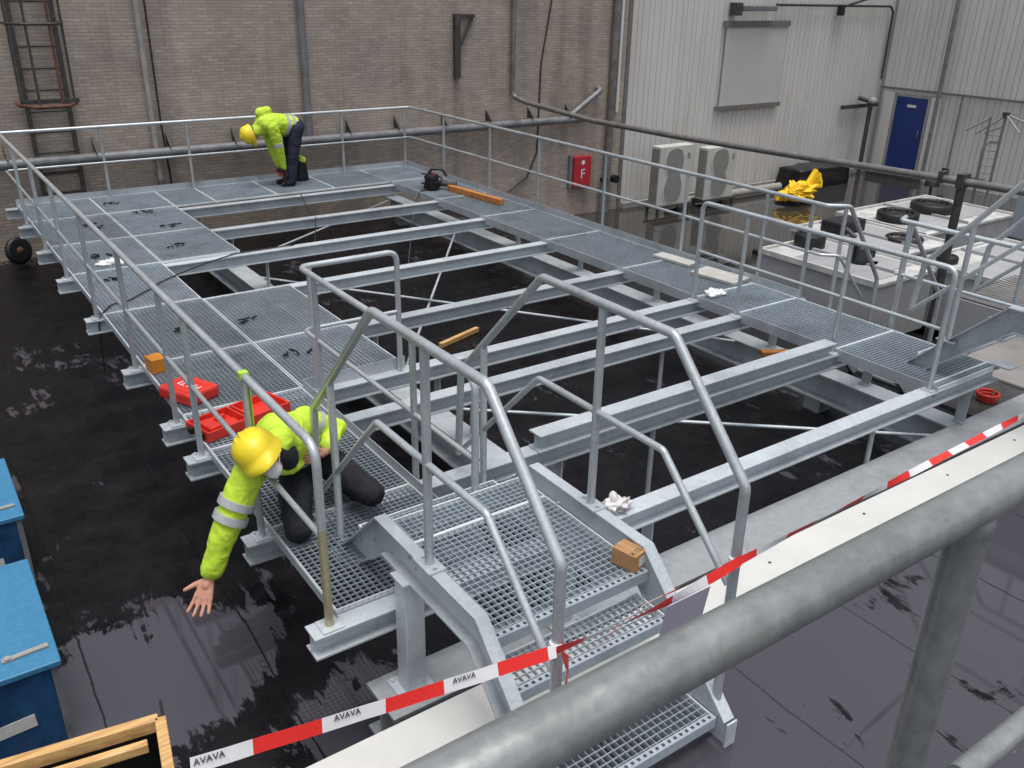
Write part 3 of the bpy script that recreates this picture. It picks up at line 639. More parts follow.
chiller(9.42, 10.85, 3.00, 5.05, -.50, [(10.25,4.78,.24,.22)], "nearest white topped chiller behind the right walkway")
t = thing("pump_motor", "small black motor on the nearest chiller", "motor", (10.35,3.35,-.5))
obj("body", MB().lathe((10.15,3.78,-.48), [(.15,0),(.17,.03),(.12,.07),(.13,.20),(.07,.25)], 14).box((10.22,3.75,-.36), (.30,.12,.12)).box((10.05,3.86,-.30), (.1,.1,.22)), M['black'], t)
obj("foot_plate", MB().box((10.15,3.72,-.492), (.46,.34,.012), Matrix.Rotation(rad(20), 3, 'Z')), M['chillside'], t)
t = thing("inverter_box", "dark squarish box on top of the middle chiller", "box", (11.6,5.15,-.5))
obj("body", MB().bb((11.25,4.95,-.519), (11.95,5.35,-.30)), M['black'], t, bevel=.03)
obj("cable_gland", MB().cyl((11.4,4.95,-.4), (11.4,4.75,-.5), .04), M['darksteel'], t)
chiller(11.05, 12.5, 3.75, 5.75, -.52, [(12.0,4.25,.30,.07)], "middle chiller with one tall fan collar")
chiller(12.75, 15.6, 4.35, 6.1, -.55, [(13.25,5.20,.36,.17), (14.45,5.28,.38,.18)], "farthest chiller with two wide black fan collars")
t = chiller(11.0, 13.4, 1.9, 3.4, -.50, [(11.35,3.12,.16,.10)], "long white flat topped chiller behind the side crossover stair")
t = thing("louvre_unit", "grey slatted louvre housing at the right edge", "louvre", (10,1.6,ZB))
obj("casing", MB().bb((9.3,1.05,ZB), (10.85,1.85,-.32)), M['chillside'], t)
for i in range(16): obj("slat", MB().box((9.36+i*.098,1.45,-.29), (.075,.86,.012), Matrix.Rotation(rad(22), 3, 'Y')), M['palepipe'], t)
t = thing("mast", "spindly twin pole aerial mast in front of the right ribbed wall", "antenna", (17,5.75,ZB))
for (y0, y1, z1) in ((5.60,5.60,1.0), (5.87,5.89,.95)):
    obj("pole", MB().cyl((17,y0,ZB), (17,y1,z1), .028, 8), M['greypipe'], t)
ru = MB()
for i in range(9): ru.cyl((17,5.60,-.6+i*.15), (17,5.87,-.6+i*.15), .012, 6)
obj("rung", ru, M['palepipe'], t)
for a, b in (((17,5.60,1.0),(17,6.13,.58)), ((17,5.60,1.02),(16.7,5.1,.74)), ((17,5.60,1.02),(17.4,5.2,.82)), ((17,5.88,.93),(17,6.35,.62)), ((17,5.60,.80),(17,5.95,.62))):
    obj("arm", MB().cyl(a, b, .018, 6), M['palepipe'], t)
obj("head", MB().box((17,5.60,1.02), (.10,.10,.09)).box((17,6.0,-.34), (.2,.5,.1)), M['darksteel'], t)
obj("bracket", MB().tube(fillet([(17,5.60,.5), (17,5.8,.48), (17,5.92,.3), (17,5.9,-.4)], .1), .02, 8), M['palepipe'], t)
obj("steel_cabinet", MB().bb((18.2,4.5,ZB), (19.0,5.55,-.45)), M['bluegrey'], label="blue-grey steel cabinet at the right edge beyond the mast", cat="cabinet", bevel=.02)
t = thing("floor_lamp", "small dark post lamp near the blue door", "lamp", (16.5,7.1,ZB))
obj("pole", MB().cyl((16.6,6.6,ZB), (16.6,6.6,-.5), .03, 8), M['darksteel'], t); obj("head", MB().lathe((16.6,6.6,-.52), [(.16,0),(.14,.1),(.05,.2)], 12), M['black'], t)
t = thing("dark_fan_box", "low dark box on the puddled roof before the chillers", "box", (12.6,7.3,ZB))
obj("body", MB().bb((12.3,7.4,ZB), (13.1,7.55,ZB+.09)), M['black'], t)
rnd = random.Random(3)
def blobby(c, d, seed, sub=3, amp=.18, fold=0):
    from mathutils import noise as nz_
    bm = bmesh.new(); bmesh.ops.create_icosphere(bm, subdivisions=sub, radius=1)
    r = random.Random(seed); dirs = [V((r.uniform(-1,1), r.uniform(-1,1), r.uniform(-1,1))).normalized() for _ in range(14)]; amps = [r.uniform(-amp, amp) for _ in range(14)]
    for v in bm.verts:
        n = v.co.normalized(); k = 1+sum(a*max(0, n.dot(q))**6 for a, q in zip(amps, dirs)); v.co = V((n.x*k*d[0]/2, n.y*k*d[1]/2, n.z*k*d[2]/2))
        if fold: q = n*2.1+V((seed,0,0)); v.co += n*fold*(abs(nz_.noise(q))*2.2-.5+.8*abs(nz_.noise(q*2.6))+.3*nz_.noise(q*6))
        v.co.z = max(v.co.z, -d[2]*.38)
    mb = MB(); bm.verts.index_update()
    mb.add([v.co+V(c)+V((0,0,d[2]*.38)) for v in bm.verts], [[v.index for v in f.verts] for f in bm.faces], True); bm.free(); return mb
t = thing("yellow_bundle", "bright yellow tarpaulin bundle tied with a flared end", "bundle", (17.1,10.1,ZB))
obj("body", blobby((16.75,10.1,ZB+.12), (1.15,.7,.46), 5, 5, .5, .11), M['yellowtarp'], t)
mb = MB()
for a in (12, 38, 62):
    d = V((math.cos(rad(a)), -.1, math.sin(rad(a)))); n = V((-d.z, 0, d.x)); o = V((17.1,10.05,ZB+.36))
    mb.prism([o-n*.06+V((0,-.05,0)), o+d*.40-n*.10+V((0,-.1,0)), o+d*.48+n*.06+V((0,-.04,0)), o+n*.10+V((0,-.05,0))], (0,.12,0))
obj("flared_end", mb, M['yellowtarp'], t, bevel=.02)
mb = MB(); bm_ = bmesh.new(); bmesh.ops.create_cube(bm_, size=1); bmesh.ops.subdivide_edges(bm_, edges=bm_.edges[:], cuts=9, use_grid_fill=True)
from mathutils import noise as _nz
for v in bm_.verts:
    q = V((v.co.x*2.5, v.co.y*.75, v.co.z*.5)); k = _nz.noise(q*3.1)*.07; v.co = V((19.1,11.4,ZB+.25))+V((q.x*.82,q.y,q.z))+v.co.normalized()*k
bm_.verts.index_update(); mb.add([v.co.copy() for v in bm_.verts], [[v.index for v in f.verts] for f in bm_.faces], True); bm_.free()
obj("tarp_heap", mb, M['tarp'], label="black tarpaulin heap against the ribbed wall", cat="tarpaulin")
obj("duct", MB().tube(fillet([(13.6,11.3,ZB+.12), (17.6,11.3,ZB+.12)], .1), .1, 12), M['palepipe'], label="pale duct lying along the foot of the ribbed wall", cat="duct")
obj("pallet", MB().bb((10.3,7.9,ZB), (11.6,8.45,ZB+.06)).bb((10.4,7.6,ZB), (11.4,7.66,ZB+.06)).bb((10.35,7.25,ZB), (11.5,7.31,ZB+.06)), M['darksteel'], label="dark pallet frame lying in front of the air conditioners", cat="pallet")

# ------------------------------------------------------------------ blue crates, timber frame, wheel on the left
def blue_crate(dy, lab, l=1.17, x1=-1.225):
    y0, y1, zt = .985+dy, .985+dy+l, -.37; x0 = x1-.85
    t = thing("blue_crate", lab, "crate", ((x0+x1)/2, (y0+y1)/2, ZA), "blue tool crates on the roof")
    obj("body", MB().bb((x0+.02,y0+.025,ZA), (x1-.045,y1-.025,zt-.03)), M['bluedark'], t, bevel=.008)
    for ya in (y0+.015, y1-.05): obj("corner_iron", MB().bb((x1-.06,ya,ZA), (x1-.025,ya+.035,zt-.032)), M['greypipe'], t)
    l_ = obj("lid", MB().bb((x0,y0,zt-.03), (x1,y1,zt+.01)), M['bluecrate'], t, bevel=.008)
    obj("hasp", MB().box((x1-.16,y0+.16,zt+.018), (.24,.035,.012), Matrix.Rotation(rad(4), 3, 'Z')).cyl((x1-.25,y0+.155,zt+.02), (x1-.25,y0+.155,zt+.032), .02, 8), M['palepipe'], l_)
    obj("handle", MB().bb((x0+.33,y0+.005,zt-.26), (x0+.49,y0+.023,zt-.18)).bb((x0+.36,y0-.012,zt-.235), (x0+.46,y0+.004,zt-.205)), M['black'], t, bevel=.005)
    obj("sticker", MB().box((x1-.36,y0+.0215,zt-.36), (.34,.004,.085), Matrix.Rotation(rad(-3), 3, 'Y')), M['label'], t)
    return t
blue_crate(0, "blue wooden crate with a worn lid, nearest the timber frame")
blue_crate(1.76, "blue wooden crate farther from the camera with only a corner showing", 1.0, -1.16)
t = thing("timber_frame_box", "open box with a pale pine frame rim in the bottom left corner", "box", (-1.3,-.3,ZA))
zf = -.02
obj("rim", MB().box((-1.27,-.115,zf), (.66,.05,.07), Matrix.Rotation(rad(-9), 3, 'Z')), M['wood'], t, bevel=.004)
obj("rim", MB().box((-.975,-.42,zf), (.05,.50,.07), Matrix.Rotation(rad(-9), 3, 'Z')), M['wood'], t, bevel=.004)
obj("rim", MB().box((-1.325,-.205,zf-.03), (.62,.04,.05), Matrix.Rotation(rad(-9), 3, 'Z')), M['wood'], t, bevel=.004)
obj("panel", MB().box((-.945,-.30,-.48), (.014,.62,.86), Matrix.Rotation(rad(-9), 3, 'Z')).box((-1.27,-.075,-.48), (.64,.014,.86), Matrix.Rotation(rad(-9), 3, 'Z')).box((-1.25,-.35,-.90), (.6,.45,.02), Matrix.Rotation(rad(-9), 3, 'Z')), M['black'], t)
t = thing("trolley_wheel", "black rubber wheel with an orange hub leaning at the brick wall", "wheel", (-.12,11.6,ZA))
ax = V((.45,-.85,.15))
obj("tyre", MB().lathe(V((-.02,11.68,ZA+.215))-ax.normalized()*.05, [(.115,0),(.17,-.005),(.205,.015),(.212,.045),(.205,.08),(.17,.10),(.115,.095)], 28, ax), M['black'], t)
obj("hub", MB().lathe(V((-.02,11.68,ZA+.215))-ax.normalized()*.035, [(.113,0),(.113,.06),(.07,.075),(.035,.095),(.025,.10)], 20, ax), M['rust'], t)

# ------------------------------------------------------------------ loose items on the platform
zt = ZG+.003
def rotz(a): return Matrix.Rotation(rad(a), 3, 'Z')
t = thing("tool_case", "closed red plastic tool case with white lettering on its lid", "case", (.2,3.38,zt))
Rz = rotz(-66)
def loc(o, x, y, z, R_=None): return V(o)+(R_ or Rz) @ V((x,y,z))
o0 = (.215,3.24,zt)
obj("shell", MB().box(loc(o0,0,0,.053), (.39,.30,.105), Rz), M['red'], t, bevel=.022)
obj("lid_rib", MB().box(loc(o0,.02,.09,.106), (.30,.05,.012), Rz).box(loc(o0,.02,-.09,.106), (.30,.05,.012), Rz), M['red'], t, bevel=.005)
obj("grip", MB().box(loc(o0,-.21,0,.055), (.05,.18,.05), Rz), M['black'], t, bevel=.015)
text_mesh("HILTI", .10, "lettering", M['white'], loc(o0,.02,.0,.1065), (rotz(-66+180)), t, .0025)
t = thing("tool_case", "opened red plastic tool case lying flat beside the kneeling worker", "case", (.42,2.58,zt))
R2 = rotz(15); o1 = (.41,2.585,zt)
def tray(cx):
    mb = MB(); w, d, h, k = .36, .31, .075, .016
    mb.box(loc(o1,cx,0,.008,R2), (w,d,.014), R2)
    for a in (-1, 1): mb.box(loc(o1,cx,a*(d/2-k/2),h/2+.008,R2), (w,k,h), R2); mb.box(loc(o1,cx+a*(w/2-k/2),0,h/2+.008,R2), (k,d-2*k,h), R2)
    return mb
b0 = tray(-.19)
b0.box(loc(o1,-.24,.03,.035,R2), (.10,.18,.045), R2); b0.box(loc(o1,-.10,-.05,.03,R2), (.09,.12,.04), R2); b0.box(loc(o1,-.15,.10,.03,R2), (.16,.03,.05), R2)
obj("base", b0, M['red'], t, bevel=.006)
obj("lid", tray(.19).box(loc(o1,.19,0,.022,R2), (.2,.14,.014), R2), M['red'], t, bevel=.006)
obj("latch", MB().box(loc(o1,-.385,.06,.04,R2), (.03,.05,.05), R2).box(loc(o1,-.385,-.08,.04,R2), (.03,.05,.05), R2), M['black'], t, bevel=.005)
obj("orange_box", MB().box((.135,3.93,zt+.065), (.13,.16,.13), rotz(8)), M['orange'], label="small orange box standing at the left edge behind the closed case", cat="box", bevel=.006)
t = thing("cardboard_box", "small brown cardboard box on the stair landing", "box", (1.34,-.72,ZL+.005))
R3 = rotz(14); o2 = (1.372,-.835,ZL+.005)
obj("carton", MB().box(loc(o2,0,0,.05,R3), (.108,.15,.10), R3), M['card'], t, bevel=.003)
obj("tape_strip", MB().box(loc(o2,-.0,.0,.1008,R3), (.03,.151,.001), R3), plain("packing_tape", (.46,.27,.13), .4), t)
obj("sticker", MB().box(loc(o2,.010,-.076,.05,R3), (.06,.001,.055), R3), M['label'], t)
text_mesh("X 52", .042, "print", M['ink'], loc(o2,-.01,-.045,.1015,R3), R3, t, .0005)
obj("plastic_bag", blobby((2.06,.04,.002), (.19,.12,.10), 12, 4, .4, .045), M['bag'], label="crumpled white plastic bag on the nearest cross beam", cat="bag")
obj("timber_bar", MB().box((6.28,8.36,zt+.045), (.10,1.35,.09), rotz(6)), M['owood'], label="orange timber bar lying on the right walkway by the drill", cat="timber", bevel=.004)
obj("timber_bar", MB().box((4.08,5.28,ZA+.035), (.74,.06,.06), rotz(19)), M['wood'], label="pale timber bar seen between the beams on the roof below", cat="timber", bevel=.004)
obj("timber_offcut", MB().box((6.18,2.05,-.47), (.32,.10,.05), rotz(-30)), M['owood'], label="short brown offcut lying on the girder under the walkway", cat="timber")
t = thing("power_drill", "black power tool with curled lead on the far right walkway", "drill", (6.05,9.25,zt))
obj("body", MB().lathe((5.98,9.22,zt), [(.12,0),(.14,.04),(.11,.16),(.13,.20),(.10,.26)], 14), M['black'], t)
obj("handle", MB().tube(fillet([(5.92,9.3,zt+.2), (6.0,9.25,zt+.33), (6.15,9.15,zt+.33), (6.2,9.1,zt+.22)], .05), .022, 8), M['black'], t)
obj("head", MB().tube([(6.1,9.2,zt+.1), (6.32,8.98,zt+.09)], .05, 10), M['darksteel'], t)
mb = MB().tube([(6.03+.17*math.cos(a*.5), 9.3+.2*math.sin(a*.5), zt+.02+.012*a) for a in range(18)], .012, 6); obj("lead", mb, M['cable'], t)
obj("button", MB().lathe((6.02,9.18,zt+.24), [(.035,0),(.035,.03)], 8), M['redcab'], t)
for (x, y, a, w, l, lab) in ((6.50,4.0,6,.20,.58,"pale grey board lying at the outer edge of the walkway, farther one"), (6.47,3.22,8,.34,.62,"wider pale grey board on the walkway near the rail end")):
    obj("board", MB().box((x,y,zt+.02), (w,l,.035), rotz(a)), plain("pale_board", (.42,.41,.38), .6, 0, .15, 5), label=lab, cat="board", bevel=.003)
obj("paper_scrap", blobby((5.95,2.80,zt-.012), (.22,.15,.05), 31, 4, .5, .03), M['white'], label="crumpled white paper on the right walkway", cat="paper")
obj("paper_scrap", blobby((.55,7.5,zt-.012), (.34,.24,.05), 33, 4, .5, .035), M['white'], label="flat white scrap on the left grating row", cat="paper")
bits = [(.67,9.46),(1.25,10.66),(1.51,9.92),(1.64,8.89),(1.4,7.84),(.54,7.83),(.35,6.77),(1.27,4.67),(1.31,3.65),(.61,4.80),(.72,9.3)]
bl = ["in the left row near the far strip", "on the far strip's second panel", "on the inner far panel, far half", "on the inner far panel, near edge", "on the inner panel beyond the gap", "beside the flat white scrap",
      "on the panel nearer than the white scrap", "on the inner panel before the gap", "on the inner panel by the U rail", "in the left row beyond the orange box", "second one in the left row near the far strip"]
for i, (x, y) in enumerate(bits):
    mb = MB(); r = random.Random(i)
    for k in range(6):
        a = r.uniform(0, 180); mb.box((x+r.uniform(-.12,.12), y+r.uniform(-.06,.06), zt+.012+.004*k), (r.uniform(.05,.11), r.uniform(.012,.026), .012), rotz(a))
    obj("clip_cluster", mb, M['black'], label="black clips lying "+bl[i], cat="clips", group="black clips scattered on the gratings")
def hang(pts, r, lab, name="power_cable"): return obj(name, MB().tube(fillet(pts, .15, 5), r, 8), M['cable'], label=lab, cat="cable")
hang([(-.02,5.70,-.6), (.0,5.66,-.1), (.02,5.62,.045), (.20,5.92,zt+.012), (.36,5.93,zt+.012), (.66,6.22,zt+.012), (.82,6.41,zt+.012), (1.12,6.64,zt+.012), (1.55,7.0,.02), (1.96,7.24,.012), (2.74,7.25,.014), (3.25,7.8,-.3), (3.6,8.5,.012), (3.9,9.4,-.2), (4.0,10.02,.014)], .008, "slack black cable crossing the left gratings and drooping between beams")
hang([(5.95,9.2,zt+.02), (5.72,9.15,zt+.014), (5.6,9.05,-.05), (5.3,8.7,-.4), (5.0,8.3,-.9)], .012, "black lead running from the drill down between the beams")
t = thing("tool_bag", "black bag with a lime flap standing behind the bent-over worker's legs", "bag", (4.42,10.98,ZG))
mb = MB().prism([(4.32,10.90,ZG), (4.53,10.90,ZG), (4.50,10.90,.36), (4.44,10.90,.43), (4.36,10.90,.40)], (0,.2,0)); obj("body", mb, M['black'], t, bevel=.03)
obj("flap", MB().prism([(4.36,10.885,.38), (4.47,10.885,.33), (4.49,10.885,.42), (4.40,10.885,.47)], (0,.22,0)), M['hivis'], t, bevel=.02)

# ------------------------------------------------------------------ barrier tape and notice
t = thing("barrier_tape", "red and white barrier tape strung across the stair handrails", "tape", (.9,-1.45,.6))
def tape(path, w, n0, name="tape_run", twist=None, up=(0,-.5,.86)):
    pts = [V(p) for p in path]; seg = []; L = 0
    fine = []
    for i in range(len(pts)-1):
        d = pts[i+1]-pts[i]; k = max(1, int(d.length/.03))
        for j in range(k): fine.append(pts[i]+d*(j/k))
    fine.append(pts[-1]); mb = MB(); s = 0
    for i in range(len(fine)-1):
        d = fine[i+1]-fine[i]; a0 = (twist(s) if twist else 0); s1 = s+d.length; a1 = (twist(s1) if twist else 0)
        def off(a): 
            u = V(up).normalized(); u = (u-d.normalized()*u.dot(d.normalized())).normalized(); return Matrix.Rotation(a, 3, d.normalized()) @ u * (w/2)
        p, q = fine[i], fine[i+1]; n = d.normalized().cross(V(up)).normalized()*.0006
        mi = 0 if int((s+n0)/.235) % 2 == 0 else 1
        A = [p-off(a0), q-off(a1), q+off(a1), p+off(a0)]
        mb.add([v-n for v in A]+[v+n for v in A], [(0,1,2,3), (7,6,5,4), (0,4,5,1), (1,5,6,2), (2,6,7,3), (3,7,4,0)], mi=mi); s = s1
    return obj(name, mb, [M['tapered'], M['tapewhite']], t), fine
left_end, kn1, kn2 = V((-1.05,-1.43,.915)), V((.366,-1.488,.735)), V((1.43,-1.505,.765))
CUP = (.22,.35,.91)
_, fl = tape([left_end+(kn1-left_end)*k/12-V((0,0,.006*math.sin(math.pi*k/12)+.0015*math.sin(k*2.3))) for k in range(13)], .054, .295, up=CUP, twist=lambda s: .10*math.sin(s*3.1))
tape([kn1+(kn2-kn1)*k/6-V((0,0,.035*math.sin(math.pi*k/6))) for k in range(7)], .05, .1, up=CUP, twist=lambda s: .5+.5*math.sin(s*5))
tape([kn2+(V((4.5,-1.29,.615))-kn2)*k/6+V((0,0,.0)) for k in range(7)], .040, .12, up=CUP, twist=lambda s: .9*math.sin(s*2.2))
tape([kn1+V((.02,-.03,0)), kn1+V((.035,-.034,-.1)), kn1+V((.03,-.03,-.24))], .04, 0, "loose_end", lambda s: s*6)
tape([kn1+V((.25,.02,-.10)), kn1+V((.50,.02,.0)), kn1+V((.68,.0,.02))], .022, .12, "loose_end")
for kx in (.39, 1.45): obj("knot", MB().lathe((kx,-1.455,.70), [(.0275,0),(.029,.01),(.029,.035),(.0275,.045)], 14), M['tapewhite'], t)
dt = (kn1-left_end).normalized(); upv = V(CUP); upv = (upv-dt*upv.dot(dt)).normalized(); nn = dt.cross(upv)
RM3 = Matrix((dt, upv, nn)).transposed()
for k in range(3):
    s = .235*.5-.06+.235*0+k*.47
    text_mesh("AVAVA", .031, "printed_letters", M['ink'], left_end+dt*(s+.0)+upv*.013-V((0,0,.005))+nn*.007, RM3, t, .0006)
t = obj("notice_sheet", MB().box((1.08,-1.50,.545), (.27,.003,.36), Matrix.Rotation(rad(8), 3, 'X')), M['notice'], label="white plastic sheet with mauve shade in its colour, hanging from the tape between the handrails", cat="sheet")

# ------------------------------------------------------------------ people
def capsule(mb, p0, r0, p1, r1, n=14):
    p0, p1 = V(p0), V(p1); d = p1-p0; L = max(d.length, 1e-4); t_ = d/L; prof = []
    for k in range(5): a = math.pi/2*(k/4); prof.append((max(1e-3, r0*math.sin(a)), -r0*math.cos(a)))
    for k in range(5): a = math.pi/2*(k/4); prof.append((max(1e-3, r1*math.cos(a)), L+r1*math.sin(a)))
    mb.lathe(p0, prof, n, t_)
def ellipsoid(mb, c, d, R_=None, n=16, m=10):
    vs = []; 
    for i in range(m+1):
        a = -math.pi/2+math.pi*i/m
        for j in range(n):
            b = 2*math.pi*j/n; p = V((max(1e-3, math.cos(a))*math.cos(b)*d[0], max(1e-3, math.cos(a))*math.sin(b)*d[1], math.sin(a)*d[2]))
            vs.append((R_ @ p if R_ else p)+V(c))
    mb.add(vs, [(i*n+j, i*n+(j+1) % n, (i+1)*n+(j+1) % n, (i+1)*n+j) for i in range(m) for j in range(n)]+[tuple(range(n))[::-1], tuple(range(m*n, m*n+n))], True)
def fused(name, mb, mat, parent, voxel=.012, smooth=6, wr=0):
    o = bpy.data.objects.new(name, mb.mesh(name, mat)); COL.objects.link(o)
    r = o.modifiers.new("remesh", 'REMESH'); r.mode = 'VOXEL'; r.voxel_size = voxel; r.use_smooth_shade = True
    s = o.modifiers.new("smooth", 'SMOOTH'); s.factor = .5; s.iterations = smooth
    bpy.context.view_layer.update()
    me = bpy.data.meshes.new_from_object(o.evaluated_get(bpy.context.evaluated_depsgraph_get())); bpy.data.objects.remove(o)
    if not me.materials: me.materials.append(mat)
    for p in me.polygons: p.use_smooth = True
    if wr:                                     # cloth creases in the real surface
        from mathutils import noise
        for v in me.vertices: v.co += v.normal*wr*noise.noise(V((v.co.x*6, v.co.y*6, v.co.z*7)))*.7+v.normal*wr*(.35-1.5*abs(noise.noise(v.co*13+V((noise.noise(v.co*5)*1.5, 0, 0)))))
    return obj(name, me, mat, parent)
def band(p0, p1, a, b, r):                     # ring between fractions a..b of a limb
    p0, p1 = V(p0), V(p1); return MB().tube([p0.lerp(p1, a+(b-a)*k/3) for k in range(4)], r, 18, radii=r if isinstance(r, list) else None, cap=True)
def hand(mb, wrist, d, u, size=1.0, curl=.15, spread=.16, thumb=.9):
    d = V(d).normalized(); u = (V(u)-d*V(u).dot(d)).normalized(); n = d.cross(u)   # n: back of the hand normal
    w = V(wrist); s = size
    capsule(mb, w, .026*s, w+d*.03*s, .028*s)
    for k in range(4):
        f = (k-1.5)/1.5; capsule(mb, w+d*.015*s-u*f*.012*s, .018*s, w+d*.088*s-u*f*.032*s, .0135*s, 10)
    lens = (.074,.084,.078,.060)
    for k in range(4):
        f = (k-1.5)/1.5; b = w+d*.088*s-u*f*.033*s; dd = (d-u*f*spread).normalized(); L = lens[k]*s
        j1 = b+dd*L*.42; d2 = (dd-n*curl).normalized(); j2 = j1+d2*L*.33; d3 = (d2-n*curl).normalized(); e = j2+d3*L*.27
        capsule(mb, b, .0108*s, j1, .0098*s, 10); capsule(mb, j1, .0098*s, j2, .009*s, 10); capsule(mb, j2, .009*s, e, .0078*s, 10)
    b = w+d*.022*s+u*.020*s; tdir = (u*thumb+d*.62).normalized(); j = b+tdir*.045*s; tip = j+(tdir+d*.25-n*.1).normalized()*.042*s
    capsule(mb, b, .0175*s, j, .013*s, 10); capsule(mb, j, .0125*s, tip, .0095*s, 10)
def helmet(parent, c, up, fwd, s=1.0):
    up = V(up).normalized(); fwd = (V(fwd)-up*V(fwd).dot(up)).normalized(); rt = fwd.cross(up); Rh = Matrix((rt, fwd, up)).transposed(); c = V(c)
    mb = MB(); n = 28; prof = [(1.06,-.005),(1.04,.012),(1.0,.02),(.985,.05),(.93,.085),(.80,.118),(.58,.142),(.30,.155),(.02,.159)]
    vs = []
    for r, z in prof:
        for j in range(n):
            a = 2*math.pi*j/n; ex, ey = .118*r, .140*r
            br = .045*max(0, math.sin(a))**3 if z < .015 else 0
            ridge = .006*math.exp(-((math.cos(a))/.18)**2) if .05 < z < .15 else 0
            vs.append(c+Rh @ V((ex*math.cos(a)*s, (ey*math.sin(a)+br)*s, (z+ridge-(.012 if br > .01 and z < 0 else 0))*s)))
    m = len(prof); mb.add(vs, [(i*n+j, i*n+(j+1) % n, (i+1)*n+(j+1) % n, (i+1)*n+j) for i in range(m-1) for j in range(n)]+[tuple(range((m-1)*n, m*n))], True)
    inner = [c+(v-c)*.94 for v in vs]; mb.add(inner, [((i+1)*n+j, (i+1)*n+(j+1) % n, i*n+(j+1) % n, i*n+j) for i in range(m-1) for j in range(n)], True)
    o = obj("helmet", mb, M['yellow'], parent)
    rd = MB()
    for xx in (-.035, 0, .035):
        rd.tube([c+Rh @ V((xx*s*1.0, (-.105+.21*k/10)*s, (.163-.00*k-.115*((k-5)/5)**2*.55-abs(xx)*.25)*s)) for k in range(11)], .007*s, 8)
    obj("ridge", rd, M['yellow'], o)
    return Rh
def head(mb, c, Rh, s=1.0):
    c = V(c); L = lambda x, y, z: c+Rh @ V((x*s, y*s, z*s))
    ellipsoid(mb, L(0,-.01,.02), (.074*s,.092*s,.105*s), Rh); ellipsoid(mb, L(0,.03,-.05), (.055*s,.062*s,.062*s), Rh)
    capsule(mb, L(0,.085,.015), .010*s, L(0,.104,-.022), .015*s, 8)
    for a in (-1, 1): ellipsoid(mb, L(a*.076,-.005,-.005), (.010*s,.022*s,.032*s), Rh, 10, 6); ellipsoid(mb, L(a*.032,.074,.028), (.02*s,.014*s,.012*s), Rh, 8, 6)
    capsule(mb, L(-.02,.088,-.058), .009*s, L(.02,.088,-.058), .009*s, 8)
    return L

# -- kneeling worker at the left rail
P1 = thing("person", "kneeling worker in lime jacket and yellow helmet reaching down past the left rail", "person", (.35,1.0,ZG))
pel, chest, neck = V((.42,1.30,.35)), V((.21,1.09,.60)), V((.09,.88,.675))
hc = V((-.015,.73,.685)); up = V((-.52,.28,.78)); fwd = V((.06,-.89,-.18))
shR, elR, wrR = V((-.11,.80,.575)), V((-.265,.775,.31)), V((-.405,.755,.035))
shL, elL, wrL = V((.41,1.19,.63)), V((.60,1.15,.54)), V((.445,.995,.478))
hipR, knR, ftR = V((.33,1.22,.31)), V((.16,.80,.11)), V((.27,1.26,.085))
hipL, knL, ftL = V((.52,1.22,.31)), V((.66,.80,.20)), V((.66,1.18,.075))
body = MB()
capsule(body, pel, .13, chest, .14); capsule(body, chest, .12, neck, .062); capsule(body, neck, .058, hc+V((0,0,-.02)), .058)
up = up.normalized(); fw = (fwd-up*fwd.dot(up)).normalized(); Rh1 = Matrix((fw.cross(up), fw, up)).transposed()
L = head(body, hc, Rh1)
for a, b, c_, r in ((shR, elR, wrR, .045), (shL, elL, wrL, .045)): capsule(body, a, r+.005, b, r-.006); capsule(body, b, r-.006, c_, .028)
for a, b, c_ in ((hipR, knR, ftR), (hipL, knL, ftL)): capsule(body, a, .08, b, .055); capsule(body, b, .055, c_, .04)
camr = V((.821,-.571,.02))
hand(body, wrR+V((-.008,0,-.02)), V((-.50,-.36,-.78)), -camr, 1.28, .10, .20, 1.0)
hand(body, wrL+V((-.0,0,0)), V((-.95,-.10,-.02)), V((0,-.1,1)), 1.0, -.5, .06, .5)
fused("body", body, M['skin'], P1, .0055, 3)
jk = MB(); 
capsule(jk, pel+V((-.02,-.01,.06)), .165, chest, .175); capsule(jk, chest, .16, neck, .085); capsule(jk, chest, .11, shR, .085); capsule(jk, chest+V((.05,.02,.01)), .115, shL, .09)
capsule(jk, shR, .098, elR, .082); capsule(jk, elR, .082, wrR.lerp(elR, .10), .064); capsule(jk, shL, .088, elL, .068); capsule(jk, elL, .068, wrL.lerp(elL, .25), .05)
capsule(jk, V((.02,.80,.58)), .035, V((.19,.90,.47)), .03); capsule(jk, V((.19,.90,.47)), .03, V((.30,1.02,.44)), .028)
capsule(jk, V((.14,.86,.69)), .045, V((.31,1.05,.56)), .04)
capsule(jk, neck+V((.05,.03,.02)), .085, neck+V((.0,-.0,.02)), .075)
j = fused("jacket", jk, M['hivis'], P1, .011, 4, .009)
dk = MB(); capsule(dk, V((.14,.90,.60)), .09, V((.24,1.14,.43)), .105); capsule(dk, V((.06,.80,.66)), .06, V((.16,.90,.56)), .08)
fused("sweater", dk, M['navy'], P1, .011, 4, .006)
fl_ = MB()
obj("reflective_band", band(shR, elR, .46, .61, .108).tube([shR.lerp(elR, .76+.15*k/3) for k in range(4)], .102, 18), M['reflect'], j)
obj("reflective_band", band(shL, elL, .35, .5, .083).tube([pel.lerp(chest, .30+.12*k/3)+V((-.02,-.01,.04)) for k in range(4)], .182, 22), M['reflect'], j)
tr = MB()
capsule(tr, pel+V((0,0,-.02)), .155, pel+V((-.02,-.02,.05)), .15)
for a, b, c_ in ((hipR, knR, ftR), (hipL, knL, ftL)): capsule(tr, a, .115, b, .085); capsule(tr, b, .085, c_, .062)
fused("trousers", tr, M['navy'], P1, .012, 5, .009)
